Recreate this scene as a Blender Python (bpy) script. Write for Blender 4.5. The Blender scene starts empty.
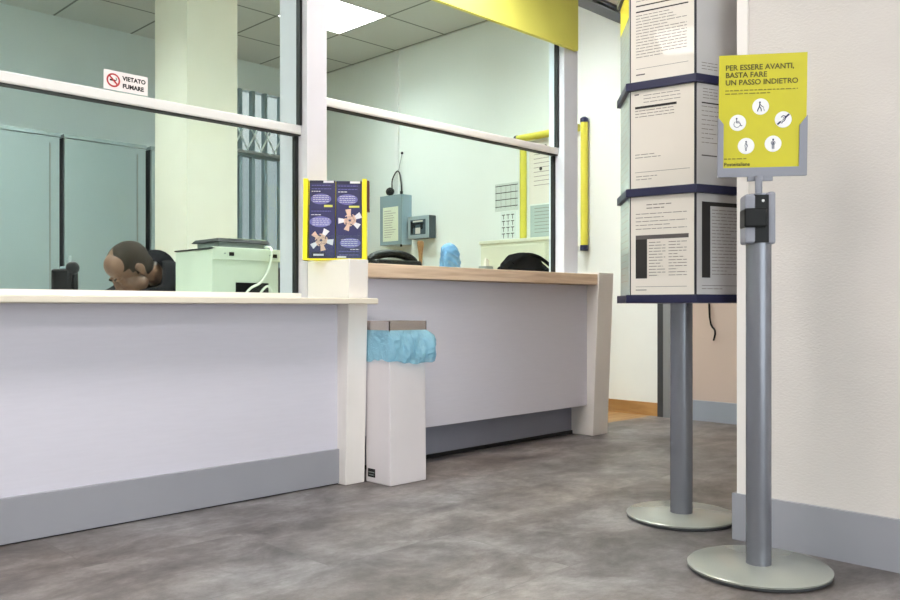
import bpy, bmesh, math, random
from mathutils import Vector, Matrix
random.seed(7)
scene = bpy.context.scene
C = scene.collection
S2 = math.sqrt(2)
F = Vector((1/S2, 1/S2, 0)); R = Vector((1/S2, -1/S2, 0)); UP = Vector((0, 0, 1))

# ------------------------------------------------------------------ materials
def lin(c):
    c = c/255.0
    return c/12.92 if c <= 0.04045 else ((c+0.055)/1.055)**2.4
def col(r, g, b): return (lin(r), lin(g), lin(b), 1)
MATS = {}
def mat(name, rgb, rough=0.5, metal=0.0, var=0.0, scale=8.0, bump=0.0, bscale=60.0, stretch=None, coat=0.0, spec=0.5):
    if name in MATS: return MATS[name]
    m = bpy.data.materials.new(name); m.use_nodes = True
    nt = m.node_tree; b = nt.nodes['Principled BSDF']
    b.inputs['Base Color'].default_value = col(*rgb)
    b.inputs['Roughness'].default_value = rough
    b.inputs['Metallic'].default_value = metal
    b.inputs['Coat Weight'].default_value = coat
    b.inputs['Specular IOR Level'].default_value = spec
    tc = nt.nodes.new('ShaderNodeTexCoord'); mp = nt.nodes.new('ShaderNodeMapping')
    nt.links.new(tc.outputs['Object'], mp.inputs['Vector'])
    if stretch: mp.inputs['Scale'].default_value = stretch
    nz = nt.nodes.new('ShaderNodeTexNoise'); nz.inputs['Scale'].default_value = scale
    nz.inputs['Detail'].default_value = 5
    nt.links.new(mp.outputs['Vector'], nz.inputs['Vector'])
    v = max(var, 0.015)
    rp = nt.nodes.new('ShaderNodeValToRGB')
    rp.color_ramp.elements[0].position = 0.3; rp.color_ramp.elements[1].position = 0.7
    c = col(*rgb)
    rp.color_ramp.elements[0].color = (c[0]*(1-v), c[1]*(1-v), c[2]*(1-v), 1)
    rp.color_ramp.elements[1].color = (min(1, c[0]*(1+v)), min(1, c[1]*(1+v)), min(1, c[2]*(1+v)), 1)
    nt.links.new(nz.outputs['Fac'], rp.inputs['Fac'])
    nt.links.new(rp.outputs['Color'], b.inputs['Base Color'])
    if bump > 0:
        n2 = nt.nodes.new('ShaderNodeTexNoise'); n2.inputs['Scale'].default_value = bscale; n2.inputs['Detail'].default_value = 4
        nt.links.new(mp.outputs['Vector'], n2.inputs['Vector'])
        bp = nt.nodes.new('ShaderNodeBump'); bp.inputs['Strength'].default_value = bump; bp.inputs['Distance'].default_value = 0.01
        nt.links.new(n2.outputs['Fac'], bp.inputs['Height']); nt.links.new(bp.outputs['Normal'], b.inputs['Normal'])
    MATS[name] = m
    return m

def glass_mat(name, tint, refl=1.0):
    m = bpy.data.materials.new(name); m.use_nodes = True; nt = m.node_tree
    nt.nodes.remove(nt.nodes['Principled BSDF']); out = nt.nodes['Material Output']
    tr = nt.nodes.new('ShaderNodeBsdfTransparent'); tr.inputs['Color'].default_value = tint
    gl = nt.nodes.new('ShaderNodeBsdfGlossy'); gl.inputs['Roughness'].default_value = 0.02
    fr = nt.nodes.new('ShaderNodeLayerWeight'); fr.inputs['Blend'].default_value = 0.5
    pw = nt.nodes.new('ShaderNodeMath'); pw.operation = 'POWER'; pw.inputs[1].default_value = 5
    nt.links.new(fr.outputs['Facing'], pw.inputs[0])
    mu = nt.nodes.new('ShaderNodeMath'); mu.operation = 'MULTIPLY_ADD'; mu.inputs[1].default_value = 0.9*refl; mu.inputs[2].default_value = 0.04*refl
    nt.links.new(pw.outputs[0], mu.inputs[0])
    mx = nt.nodes.new('ShaderNodeMixShader')
    nt.links.new(mu.outputs[0], mx.inputs[0]); nt.links.new(tr.outputs[0], mx.inputs[1]); nt.links.new(gl.outputs[0], mx.inputs[2])
    nt.links.new(mx.outputs[0], out.inputs['Surface'])
    return m

def emit_mat(name, rgb, strength):
    m = bpy.data.materials.new(name); m.use_nodes = True; b = m.node_tree.nodes['Principled BSDF']
    b.inputs['Base Color'].default_value = (0.8, 0.8, 0.8, 1)
    b.inputs['Emission Color'].default_value = col(*rgb); b.inputs['Emission Strength'].default_value = strength
    return m

def floor_mat():
    m = bpy.data.materials.new('grey_vinyl'); m.use_nodes = True; nt = m.node_tree; b = nt.nodes['Principled BSDF']
    L = nt.links.new
    tc = nt.nodes.new('ShaderNodeTexCoord')
    mp = nt.nodes.new('ShaderNodeMapping'); mp.inputs['Scale'].default_value = (1.0, 1.35, 1)
    L(tc.outputs['Object'], mp.inputs['Vector'])
    # every vinyl tile carries its own piece of the cloudy print
    br = nt.nodes.new('ShaderNodeTexBrick'); br.inputs['Scale'].default_value = 1.0
    br.inputs['Brick Width'].default_value = 0.92; br.inputs['Row Height'].default_value = 0.46
    br.inputs['Mortar Size'].default_value = 0.0012; br.inputs['Mortar Smooth'].default_value = 0.0
    br.inputs['Color1'].default_value = (0.0, 0.0, 0.0, 1); br.inputs['Color2'].default_value = (1, 1, 1, 1)
    br.inputs['Mortar'].default_value = (0.5, 0.5, 0.5, 1)
    L(tc.outputs['Object'], br.inputs['Vector'])
    ad = nt.nodes.new('ShaderNodeVectorMath'); ad.operation = 'MULTIPLY_ADD'
    ad.inputs[1].default_value = (0.10, 0.10, 0.10)
    L(br.outputs['Color'], ad.inputs[0]); L(mp.outputs['Vector'], ad.inputs[2])
    n1 = nt.nodes.new('ShaderNodeTexNoise'); n1.inputs['Scale'].default_value = 3.0; n1.inputs['Detail'].default_value = 12; n1.inputs['Roughness'].default_value = 0.72
    n1.inputs['Distortion'].default_value = 0.25
    n2 = nt.nodes.new('ShaderNodeTexNoise'); n2.inputs['Scale'].default_value = 26; n2.inputs['Detail'].default_value = 7; n2.inputs['Roughness'].default_value = 0.75
    n3 = nt.nodes.new('ShaderNodeTexNoise'); n3.inputs['Scale'].default_value = 0.9; n3.inputs['Detail'].default_value = 3
    for n in (n1, n2, n3): L(ad.outputs[0], n.inputs['Vector'])
    r1 = nt.nodes.new('ShaderNodeValToRGB')
    e = r1.color_ramp.elements
    e[0].position = 0.36; e[0].color = col(84, 79, 77); e[1].position = 0.66; e[1].color = col(160, 157, 156)
    k = e.new(0.5); k.color = col(121, 116, 115)
    L(n1.outputs['Fac'], r1.inputs['Fac'])
    r2 = nt.nodes.new('ShaderNodeValToRGB'); r2.color_ramp.elements[0].position = 0.3; r2.color_ramp.elements[1].position = 0.72
    r2.color_ramp.elements[0].color = (0.62, 0.61, 0.60, 1); r2.color_ramp.elements[1].color = (1.0, 1.0, 1.0, 1)
    L(n2.outputs['Fac'], r2.inputs['Fac'])
    mx = nt.nodes.new('ShaderNodeMix'); mx.data_type = 'RGBA'; mx.blend_type = 'MULTIPLY'; mx.inputs[0].default_value = 1.0
    L(r1.outputs['Color'], mx.inputs[6]); L(r2.outputs['Color'], mx.inputs[7])
    m2 = nt.nodes.new('ShaderNodeMix'); m2.data_type = 'RGBA'; m2.blend_type = 'MIX'
    m2.inputs[7].default_value = col(84, 80, 80)
    sc = nt.nodes.new('ShaderNodeMath'); sc.operation = 'MULTIPLY'; sc.inputs[1].default_value = 0.45
    L(br.outputs['Fac'], sc.inputs[0]); L(sc.outputs[0], m2.inputs[0]); L(mx.outputs[2], m2.inputs[6])
    r3 = nt.nodes.new('ShaderNodeValToRGB'); r3.color_ramp.elements[0].position = 0.38; r3.color_ramp.elements[1].position = 0.62
    r3.color_ramp.elements[0].color = (1.0, 0.93, 0.87, 1); r3.color_ramp.elements[1].color = (0.97, 0.99, 1.03, 1)
    L(n3.outputs['Fac'], r3.inputs['Fac'])
    m3 = nt.nodes.new('ShaderNodeMix'); m3.data_type = 'RGBA'; m3.blend_type = 'MULTIPLY'; m3.inputs[0].default_value = 1.0
    L(m2.outputs[2], m3.inputs[6]); L(r3.outputs['Color'], m3.inputs[7])
    L(m3.outputs[2], b.inputs['Base Color'])
    rr = nt.nodes.new('ShaderNodeMapRange'); rr.inputs[3].default_value = 0.36; rr.inputs[4].default_value = 0.55
    L(n2.outputs['Fac'], rr.inputs[0]); L(rr.outputs[0], b.inputs['Roughness'])
    bp = nt.nodes.new('ShaderNodeBump'); bp.inputs['Strength'].default_value = 0.12; bp.inputs['Distance'].default_value = 0.004
    L(n2.outputs['Fac'], bp.inputs['Height']); L(bp.outputs['Normal'], b.inputs['Normal'])
    return m

def wood_mat(name, c1, c2, axis_scale, rough=0.45):
    m = bpy.data.materials.new(name); m.use_nodes = True; nt = m.node_tree; b = nt.nodes['Principled BSDF']
    tc = nt.nodes.new('ShaderNodeTexCoord'); mp = nt.nodes.new('ShaderNodeMapping'); mp.inputs['Scale'].default_value = axis_scale
    nt.links.new(tc.outputs['Object'], mp.inputs['Vector'])
    n = nt.nodes.new('ShaderNodeTexNoise'); n.inputs['Scale'].default_value = 3; n.inputs['Detail'].default_value = 8; n.inputs['Distortion'].default_value = 0.4
    nt.links.new(mp.outputs['Vector'], n.inputs['Vector'])
    r = nt.nodes.new('ShaderNodeValToRGB'); r.color_ramp.elements[0].position = 0.35; r.color_ramp.elements[1].position = 0.65
    r.color_ramp.elements[0].color = col(*c1); r.color_ramp.elements[1].color = col(*c2)
    nt.links.new(n.outputs['Fac'], r.inputs['Fac']); nt.links.new(r.outputs['Color'], b.inputs['Base Color'])
    b.inputs['Roughness'].default_value = rough
    return m

def ceiling_tile_mat(name, base, line, ox, oy):
    m = bpy.data.materials.new(name); m.use_nodes = True; nt = m.node_tree; b = nt.nodes['Principled BSDF']
    tc = nt.nodes.new('ShaderNodeTexCoord'); sp = nt.nodes.new('ShaderNodeSeparateXYZ')
    geo = nt.nodes.new('ShaderNodeNewGeometry')
    nt.links.new(geo.outputs['Position'], sp.inputs[0])
    fs = []
    for ax, o in ((0, ox), (1, oy)):
        a = nt.nodes.new('ShaderNodeMath'); a.operation = 'SUBTRACT'; a.inputs[1].default_value = o - 60*0.6
        nt.links.new(sp.outputs[ax], a.inputs[0])
        d = nt.nodes.new('ShaderNodeMath'); d.operation = 'DIVIDE'; d.inputs[1].default_value = 0.6
        nt.links.new(a.outputs[0], d.inputs[0])
        f = nt.nodes.new('ShaderNodeMath'); f.operation = 'FRACT'; nt.links.new(d.outputs[0], f.inputs[0])
        p = nt.nodes.new('ShaderNodeMath'); p.operation = 'PINGPONG'; p.inputs[1].default_value = 0.5
        nt.links.new(f.outputs[0], p.inputs[0])
        l = nt.nodes.new('ShaderNodeMath'); l.operation = 'LESS_THAN'; l.inputs[1].default_value = 0.014
        nt.links.new(p.outputs[0], l.inputs[0]); fs.append(l)
    mxm = nt.nodes.new('ShaderNodeMath'); mxm.operation = 'MAXIMUM'
    nt.links.new(fs[0].outputs[0], mxm.inputs[0]); nt.links.new(fs[1].outputs[0], mxm.inputs[1])
    mx = nt.nodes.new('ShaderNodeMix'); mx.data_type = 'RGBA'
    mx.inputs[6].default_value = col(*base); mx.inputs[7].default_value = col(*line)
    nt.links.new(mxm.outputs[0], mx.inputs[0]); nt.links.new(mx.outputs[2], b.inputs['Base Color'])
    b.inputs['Roughness'].default_value = 0.85
    return m

M_floor = floor_mat()
M_laminate = wood_mat('oak_laminate', (140, 104, 62), (170, 132, 84), (1.5, 14, 1), 0.4)
M_oak = wood_mat('pale_oak', (206, 178, 150), (230, 206, 180), (1.2, 22, 22), 0.45)
M_oakbase = wood_mat('oak_skirting', (146, 106, 58), (172, 130, 78), (8, 1.2, 8), 0.5)
M_plaster = mat('cream_plaster', (213, 207, 202), 0.85, var=0.03, scale=3, bump=0.16, bscale=105, stretch=(1, 1, 1.8))
M_white = mat('white_wall', (232, 232, 230), 0.8, var=0.02, scale=2)
M_office = mat('office_wall', (228, 231, 227), 0.8, var=0.03, scale=2)
M_brownwall = mat('beige_wall', (200, 182, 170), 0.8, var=0.03, scale=2)
M_panel = mat('lavender_white_laminate', (214, 212, 223), 0.5, var=0.015, scale=30, stretch=(0.4, 0.4, 4))
M_cream = mat('cream_laminate', (234, 229, 224), 0.5, var=0.02)
M_ledge = mat('ledge_laminate', (226, 217, 200), 0.45, var=0.02)
M_skirt = mat('grey_skirting', (152, 153, 160), 0.45, var=0.02)
M_kick = mat('grey_plinth', (140, 142, 156), 0.5, var=0.03)
M_frame = mat('white_aluminium', (222, 220, 217), 0.4, var=0.01)
M_postw = mat('white_frame', (222, 228, 240), 0.45, var=0.01)
M_seal = mat('black_rubber', (14, 15, 15), 0.6)
M_yellow = mat('yellow_panel', (218, 217, 104), 0.5, var=0.01)
M_boardyellow = mat('board_yellow', (206, 196, 66), 0.45)
M_signyellow = mat('sign_yellow', (200, 191, 10), 0.45, var=0.02)
M_brightyellow = mat('bright_yellow_plastic', (246, 232, 24), 0.35)
M_navy = mat('navy_plastic', (22, 24, 62), 0.4)
M_pole = mat('grey_powder_coat', (128, 130, 138), 0.25, metal=0.5)
M_holder = mat('grey_plastic', (138, 140, 150), 0.45)
M_base = mat('brushed_steel_base', (162, 165, 157), 0.22, metal=0.3, var=0.04, scale=4)
M_baserim = mat('dark_base_rim', (60, 62, 64), 0.5)
M_black = mat('black_plastic', (9, 9, 10), 0.4, spec=0.25)
M_blackcloth = mat('black_fabric', (11, 11, 15), 0.9, spec=0.1, var=0.3, scale=30, bump=0.3, bscale=120)
M_chrome = mat('stainless_steel', (205, 196, 194), 0.25, metal=0.85, var=0.05, scale=3)
M_paper = mat('paper', (224, 216, 205), 0.6, coat=0.3, var=0.015)
M_paper2 = mat('grey_paper', (196, 193, 193), 0.55, coat=0.3, var=0.03)
M_ink = mat('grey_ink', (132, 126, 120), 0.8)
M_inkblack = mat('black_ink', (42, 38, 36), 0.8)
M_inkmid = mat('mid_ink', (92, 86, 84), 0.8)
M_sleeve = mat('clear_sleeve', (206, 220, 212), 0.25, coat=0.5)
M_signink = mat('olive_ink', (92, 88, 8), 0.6)
M_signblack = mat('sign_black_ink', (24, 22, 10), 0.6)
M_signwhite = mat('sign_white', (238, 238, 236), 0.5)
M_signblue = mat('sign_blue_ink', (52, 60, 92), 0.6)
M_leaflet = mat('navy_print', (44, 42, 92), 0.4)
M_leafdark = mat('dark_print', (26, 26, 58), 0.4)
M_lav = mat('lavender_print', (112, 110, 178), 0.4)
M_skinprint = mat('peach_print', (224, 188, 168), 0.4)
M_whiteprint = mat('white_print', (228, 226, 232), 0.4)
M_steelgrey = mat('grey_painted_steel', (150, 172, 184), 0.35, var=0.03, scale=3)
M_cab = mat('teal_grey_cabinet', (146, 162, 163), 0.3, var=0.03, scale=2)
M_cabgap = mat('cabinet_gap', (40, 48, 52), 0.7)
M_boxgrey = mat('grey_metal_box', (128, 146, 152), 0.45)
M_beigemachine = mat('beige_machine', (208, 216, 196), 0.5, var=0.02)
M_grey = mat('mid_grey', (128, 134, 132), 0.5)
M_pale = mat('pale_cable', (226, 230, 214), 0.45)
M_column = mat('column_paint', (236, 234, 218), 0.8, var=0.02)
M_red = mat('red_print', (176, 40, 44), 0.5)
M_lintel = mat('slate_grey_metal', (86, 92, 106), 0.5)
M_woodhandle = wood_mat('turned_wood', (128, 92, 52), (166, 126, 82), (8, 8, 2))
M_darkwood = mat('cork_handle', (150, 120, 88), 0.6, var=0.15, scale=40)
M_bluecloth = mat('blue_plastic_film', (98, 142, 184), 0.35, var=0.25, scale=30, bump=0.5, bscale=50)
M_silver = mat('silver_plastic', (176, 190, 196), 0.35, metal=0.4)
M_desk = mat('grey_desk', (188, 190, 186), 0.5)
M_hair = mat('shaved_hair', (46, 38, 30), 0.8, var=0.25, scale=30, spec=0.15)
M_skin = mat('skin', (112, 80, 60), 0.5, var=0.06, scale=20)
M_trousers = mat('dark_trousers', (36, 38, 48), 0.85)
M_jacketstripe = mat('grey_piping', (120, 126, 128), 0.6)
M_hallceil = mat('hall_ceiling', (220, 220, 220), 0.85)
M_officeceil = ceiling_tile_mat('mineral_fibre_tiles', (196, 200, 196), (112, 116, 112), 4.175, 4.84)
M_glass = glass_mat('green_tinted_glass', (0.925, 0.978, 0.962, 1), 0.3)
M_glassteal = glass_mat('teal_tinted_glass', (0.90, 0.945, 0.935, 1), 0.3)
M_clear = glass_mat('clear_glass', (0.94, 0.97, 0.97, 1), 0.5)
M_lampo = emit_mat('office_lamp', (246, 252, 250), 46.0)
M_lamph = emit_mat('hall_lamp', (255, 250, 247), 29.0)

def bag_mat():
    m = bpy.data.materials.new('blue_bin_liner'); m.use_nodes = True; nt = m.node_tree; b = nt.nodes['Principled BSDF']
    b.inputs['Base Color'].default_value = col(196, 242, 255); b.inputs['Roughness'].default_value = 0.16
    b.inputs['Transmission Weight'].default_value = 0.0
    out = nt.nodes['Material Output']
    tl = nt.nodes.new('ShaderNodeBsdfTranslucent'); tl.inputs['Color'].default_value = col(140, 210, 240)
    tp = nt.nodes.new('ShaderNodeBsdfTransparent'); tp.inputs['Color'].default_value = col(196, 236, 251)
    m1 = nt.nodes.new('ShaderNodeMixShader'); m1.inputs[0].default_value = 0.25
    m2 = nt.nodes.new('ShaderNodeMixShader'); m2.inputs[0].default_value = 0.5
    tc = nt.nodes.new('ShaderNodeTexCoord'); n = nt.nodes.new('ShaderNodeTexNoise'); n.inputs['Scale'].default_value = 22; n.inputs['Detail'].default_value = 4; n.inputs['Distortion'].default_value = 1.2
    nt.links.new(tc.outputs['Object'], n.inputs['Vector'])
    bp = nt.nodes.new('ShaderNodeBump'); bp.inputs['Strength'].default_value = 0.9; bp.inputs['Distance'].default_value = 0.03
    nt.links.new(n.outputs['Fac'], bp.inputs['Height']); nt.links.new(bp.outputs['Normal'], b.inputs['Normal'])
    nt.links.new(b.outputs[0], m1.inputs[1]); nt.links.new(tl.outputs[0], m1.inputs[2])
    nt.links.new(m1.outputs[0], m2.inputs[1]); nt.links.new(tp.outputs[0], m2.inputs[2])
    nt.links.new(m2.outputs[0], out.inputs['Surface'])
    return m
M_bag = bag_mat()

# ------------------------------------------------------------------ mesh helpers
PM = {}   # world matrices of parents
class MB:
    def __init__(s, M=None):
        s.bm = bmesh.new(); s.M = M or Matrix.Identity(4); s.mi = 0
    def v(s, p): return s.bm.verts.new(s.M @ Vector(p))
    def face(s, vs):
        try:
            f = s.bm.faces.new(vs); f.material_index = s.mi; return f
        except ValueError: return None
    def box(s, a, b):
        x0, y0, z0 = a; x1, y1, z1 = b
        p = [s.v(q) for q in ((x0,y0,z0),(x1,y0,z0),(x1,y1,z0),(x0,y1,z0),(x0,y0,z1),(x1,y0,z1),(x1,y1,z1),(x0,y1,z1))]
        for q in ((3,2,1,0),(4,5,6,7),(0,1,5,4),(1,2,6,5),(2,3,7,6),(3,0,4,7)): s.face([p[i] for i in q])
        return s
    def hexa(s, pts):      # 8 corner points, bottom 4 then top 4
        p = [s.v(q) for q in pts]
        for q in ((3,2,1,0),(4,5,6,7),(0,1,5,4),(1,2,6,5),(2,3,7,6),(3,0,4,7)): s.face([p[i] for i in q])
        return s
    def prism(s, poly, z0, z1):
        a = [s.v((x, y, z0)) for x, y in poly]; b = [s.v((x, y, z1)) for x, y in poly]
        n = len(poly)
        s.face(a[::-1]); s.face(b)
        for i in range(n): s.face([a[i], a[(i+1) % n], b[(i+1) % n], b[i]])
        return s
    def quad(s, x0, y0, x1, y1, z=0.0):
        s.face([s.v((x0,y0,z)), s.v((x1,y0,z)), s.v((x1,y1,z)), s.v((x0,y1,z))]); return s
    def poly(s, pts, z=0.0):
        s.face([s.v((x, y, z)) for x, y in pts]); return s
    def disc(s, cx, cy, r, z=0.0, n=28, ry=None):
        ry = ry or r
        return s.poly([(cx+r*math.cos(2*math.pi*i/n), cy+ry*math.sin(2*math.pi*i/n)) for i in range(n)], z)
    def stroke(s, pts, w, z=0.0, w2=None):
        n = len(pts); w2 = w if w2 is None else w2
        for i in range(n-1):
            a = Vector(pts[i]); b = Vector(pts[i+1]); d = (b-a)
            if d.length < 1e-9: continue
            d.normalize(); q = Vector((-d.y, d.x))
            wa = w+(w2-w)*i/(n-1); wb = w+(w2-w)*(i+1)/(n-1)
            e = 0.25*w
            s.poly([tuple(a-d*e-q*wa/2), tuple(b+d*e-q*wb/2), tuple(b+d*e+q*wb/2), tuple(a-d*e+q*wa/2)], z)
        return s
    def lathe(s, prof, cx=0, cy=0, n=32, cap=True):
        rings = [[s.v((cx+r*math.cos(2*math.pi*i/n), cy+r*math.sin(2*math.pi*i/n), z)) for i in range(n)] for r, z in prof]
        for a, b in zip(rings, rings[1:]):
            for i in range(n): s.face([a[i], a[(i+1) % n], b[(i+1) % n], b[i]])
        if cap: s.face(rings[0][::-1]); s.face(rings[-1])
        return s
    def tube(s, path, r, n=8):
        path = [Vector(p) for p in path]; rings = []
        for i, p in enumerate(path):
            d = (path[min(i+1, len(path)-1)]-path[max(i-1, 0)]).normalized()
            a = d.cross(Vector((0.3, 0.2, 1)));
            if a.length < 1e-4: a = d.cross(Vector((1, 0, 0)))
            a.normalize(); b = d.cross(a)
            rr = r[i] if isinstance(r, (list, tuple)) else r
            rings.append([s.v(p+a*rr*math.cos(2*math.pi*k/n)+b*rr*math.sin(2*math.pi*k/n)) for k in range(n)])
        for a, b in zip(rings, rings[1:]):
            for i in range(n): s.face([a[i], a[(i+1) % n], b[(i+1) % n], b[i]])
        s.face(rings[0][::-1]); s.face(rings[-1]); return s
    def ball(s, c, r, u=20, vv=14):
        M = s.M @ Matrix.Translation(c) @ Matrix.Diagonal((r[0], r[1], r[2], 1))
        res = bmesh.ops.create_uvsphere(s.bm, u_segments=u, v_segments=vv, radius=1, matrix=M)
        for v in res['verts']:
            for f in v.link_faces: f.material_index = s.mi
        return s
    def mesh(s, me, M):    # merge another mesh
        n0 = len(s.bm.verts); f0 = len(s.bm.faces)
        s.bm.from_mesh(me); s.bm.verts.ensure_lookup_table(); s.bm.faces.ensure_lookup_table()
        for v in s.bm.verts[n0:]: v.co = s.M @ M @ v.co
        for f in s.bm.faces[f0:]: f.material_index = s.mi
        return s
    def build(s, name, mats, parent=None, bevel=0.0, smooth=False, fix=True, keep_origin=False):
        if not isinstance(mats, (list, tuple)): mats = [mats]
        if fix: bmesh.ops.recalc_face_normals(s.bm, faces=s.bm.faces)
        me = bpy.data.meshes.new(name)
        o = bpy.data.objects.new(name, me); C.objects.link(o)
        if parent is not None:
            s.bm.transform(PM[parent.name].inverted()); o.parent = parent; PM[o.name] = PM[parent.name].copy()
        else:
            xs = [v.co for v in s.bm.verts]
            if keep_origin: L = Vector((0, 0, 0))
            else: L = Vector(((min(p.x for p in xs)+max(p.x for p in xs))/2, (min(p.y for p in xs)+max(p.y for p in xs))/2, min(p.z for p in xs)))
            s.bm.transform(Matrix.Translation(-L)); o.location = L; PM[o.name] = Matrix.Translation(L)
        s.bm.to_mesh(me); s.bm.free()
        for m in mats: me.materials.append(m)
        if smooth:
            for p in me.polygons: p.use_smooth = True
            try: me.set_sharp_from_angle(angle=math.radians(38))
            except Exception: pass
        if bevel > 0:
            md = o.modifiers.new('bevel', 'BEVEL'); md.width = bevel; md.segments = 2; md.limit_method = 'ANGLE'; md.angle_limit = math.radians(40)
        return o

def thing(name, label, cat, loc, M=None, group=None):
    o = bpy.data.objects.new(name, None); C.objects.link(o); o.empty_display_size = 0.05
    mw = M.copy() if M is not None else Matrix.Translation(Vector(loc))
    o.matrix_world = mw; PM[o.name] = mw
    return tag(o, label, cat, group)
def tag(o, label, cat, group=None):
    o['label'] = label; o['category'] = cat
    if group: o['group'] = group
    return o
def struct(o):
    o['kind'] = 'structure'; return o
def frame(origin, right, up):
    r = Vector(right).normalized(); u = Vector(up).normalized(); n = r.cross(u)
    M = Matrix((r, u, n)).transposed().to_4x4(); M.translation = Vector(origin); return M
def text_mesh(body, size, bold=0.0, align='LEFT', spacing=1.0):
    cu = bpy.data.curves.new('lettering', 'FONT'); cu.body = body; cu.size = size; cu.align_x = align
    cu.offset = bold; cu.space_line = spacing; cu.resolution_u = 3
    o = bpy.data.objects.new('lettering_tmp', cu); C.objects.link(o)
    dg = bpy.context.evaluated_depsgraph_get()
    me = bpy.data.meshes.new_from_object(o.evaluated_get(dg))
    bpy.data.objects.remove(o); bpy.data.curves.remove(cu)
    return me

# ------------------------------------------------------------------ the setting
ZH, ZO = 2.50, 2.915          # hall and office ceilings
XW, YB = 4.80, 6.62           # office side wall, office back wall
m = MB(); m.box((-3, -3, -0.1), (4.8, 2.94, 0)); struct(m.build('floor', M_floor, keep_origin=True))
m = MB(); m.box((-1.6, 2.94, -0.1), (4.8, YB, 0)); struct(m.build('floor_office', M_laminate))
m = MB(); m.box((-3, -3, ZH), (4.9, 2.89, ZH+0.1)); struct(m.build('ceiling', M_hallceil))
OFFICE_LAMPS = ((3.875, 5.14), (1.475, 5.14), (1.475, 3.94), (-0.325, 5.14), (-0.325, 3.94), (2.675, 3.34), (3.875, 3.34))  # includes one unseen lamp added to brighten the column front
m = MB()
ys = [2.9]+[4.84-0.6*k for k in range(3, -1, -1)]+[5.44, 6.04, YB]
xs_ = [-1.6]+[4.175-0.6*k for k in range(9, -1, -1)]+[4.775, 4.9]
for ya, yb in zip(ys, ys[1:]):
    run = None
    for xa, xb in zip(xs_, xs_[1:]):
        lamp = any(xa < lx < xb and ya < ly < yb for lx, ly in OFFICE_LAMPS)
        if lamp:
            if run is not None: m.box((run, ya, ZO), (xa, yb, ZO+0.1))
            run = None
        elif run is None: run = xa
    if run is not None: m.box((run, ya, ZO), (4.9, yb, ZO+0.1))
struct(m.build('ceiling_office', M_officeceil, keep_origin=True))
m = MB(); m.box((2.42, -3, 0), (4.8, 1.181, ZH)); struct(m.build('wall_right', M_plaster, keep_origin=True))
m = MB(); m.box((-3.1, -3, 0), (-3, 3.0, ZH)); struct(m.build('wall_left', M_white))
# unseen glazed front behind the camera, added so daylight fills the counters
m = MB(); m.box((-3.1, -3.15, 0), (-2.4, -3, ZH)); m.box((1.9, -3.15, 0), (2.5, -3, ZH))
m.box((-2.4, -3.15, 2.3), (1.9, -3, ZH)); struct(m.build('wall_back', M_white))
w = struct(MB().box((-2.4, -3.1, 0), (1.9, -3.04, 0.08)).build('window_4', M_frame))
m = MB()
for x in (-2.37, -1.3, -0.25, 0.8, 1.87): m.box((x-0.03, -3.1, 0.08), (x+0.03, -3.04, 2.3))
m.build('mullion', M_frame, w)
MB().box((-2.4, -3.075, 0.08), (1.9, -3.068, 2.3)).build('pane', M_clear, w)
# far hall wall, door jamb, office walls
m = MB(); m.box((XW, 1.181, 0), (XW+0.1, 2.75, ZH)); struct(m.build('wall_far', M_brownwall))
m = MB(); m.box((4.785, 1.19, 0), (XW, 2.75, 0.125)); struct(m.build('baseboard_far', mat('blue_grey_skirting', (158, 166, 178), 0.45)))
d = struct(MB().box((4.77, 2.75, 0), (4.86, 2.84, ZH)).build('door_1', mat('grey_metal_jamb', (140, 143, 146), 0.4, metal=0.3)))
MB().box((4.768, 2.84, 0), (4.86, 2.88, ZH)).build('door_stop', mat('dark_jamb', (52, 54, 58), 0.5), d)
m = MB(); m.box((XW, 2.88, 0), (XW+0.1, YB+0.1, ZO)); struct(m.build('wall_office_side', M_office))
m = MB(); m.box((4.786, 2.885, 0), (XW, YB, 0.085)); struct(m.build('baseboard_office', M_oakbase))
m = MB(); m.box((-1.7, 3.0, 0), (-1.6, YB+0.1, ZO)); struct(m.build('wall_office_left', M_office))
WX0, WX1, WZ0, WZ1 = 3.86, 4.45, 1.0, 2.66
m = MB(); m.box((-1.6, YB, 0), (WX0, YB+0.1, ZO)); m.box((WX1, YB, 0), (XW, YB+0.1, ZO))
m.box((WX0, YB, 0), (WX1, YB+0.1, WZ0)); m.box((WX0, YB, WZ1), (WX1, YB+0.1, ZO)); struct(m.build('wall_office_back', mat('office_back_wall', (206, 216, 216), 0.8, var=0.03, scale=2)))
w3 = struct(MB().box((WX0, YB-0.01, 2.06), (WX1, YB+0.06, 2.10)).build('window_3', mat('teal_window_frame', (120, 140, 144), 0.5)))
for x, wd in ((WX0+0.012, 0.012), (WX0+0.12, 0.016), (WX0+0.25, 0.016), (WX0+0.38, 0.016), (WX1-0.03, 0.03)):
    MB().box((x-wd, YB, WZ0), (x+wd, YB+0.05, WZ1)).build('mullion', MATS['teal_window_frame'], w3)
MB().box((WX0, YB+0.055, 2.08), (WX1, YB+0.06, WZ1)).build('upper_pane', glass_mat('window_tint', (0.42, 0.43, 0.42, 1), 0.5), w3)
MB().box((WX0, YB+0.055, WZ0), (WX1, YB+0.06, 2.08)).build('lower_pane', glass_mat('lower_window_tint', (0.33, 0.35, 0.35, 1), 0.5), w3)
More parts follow.
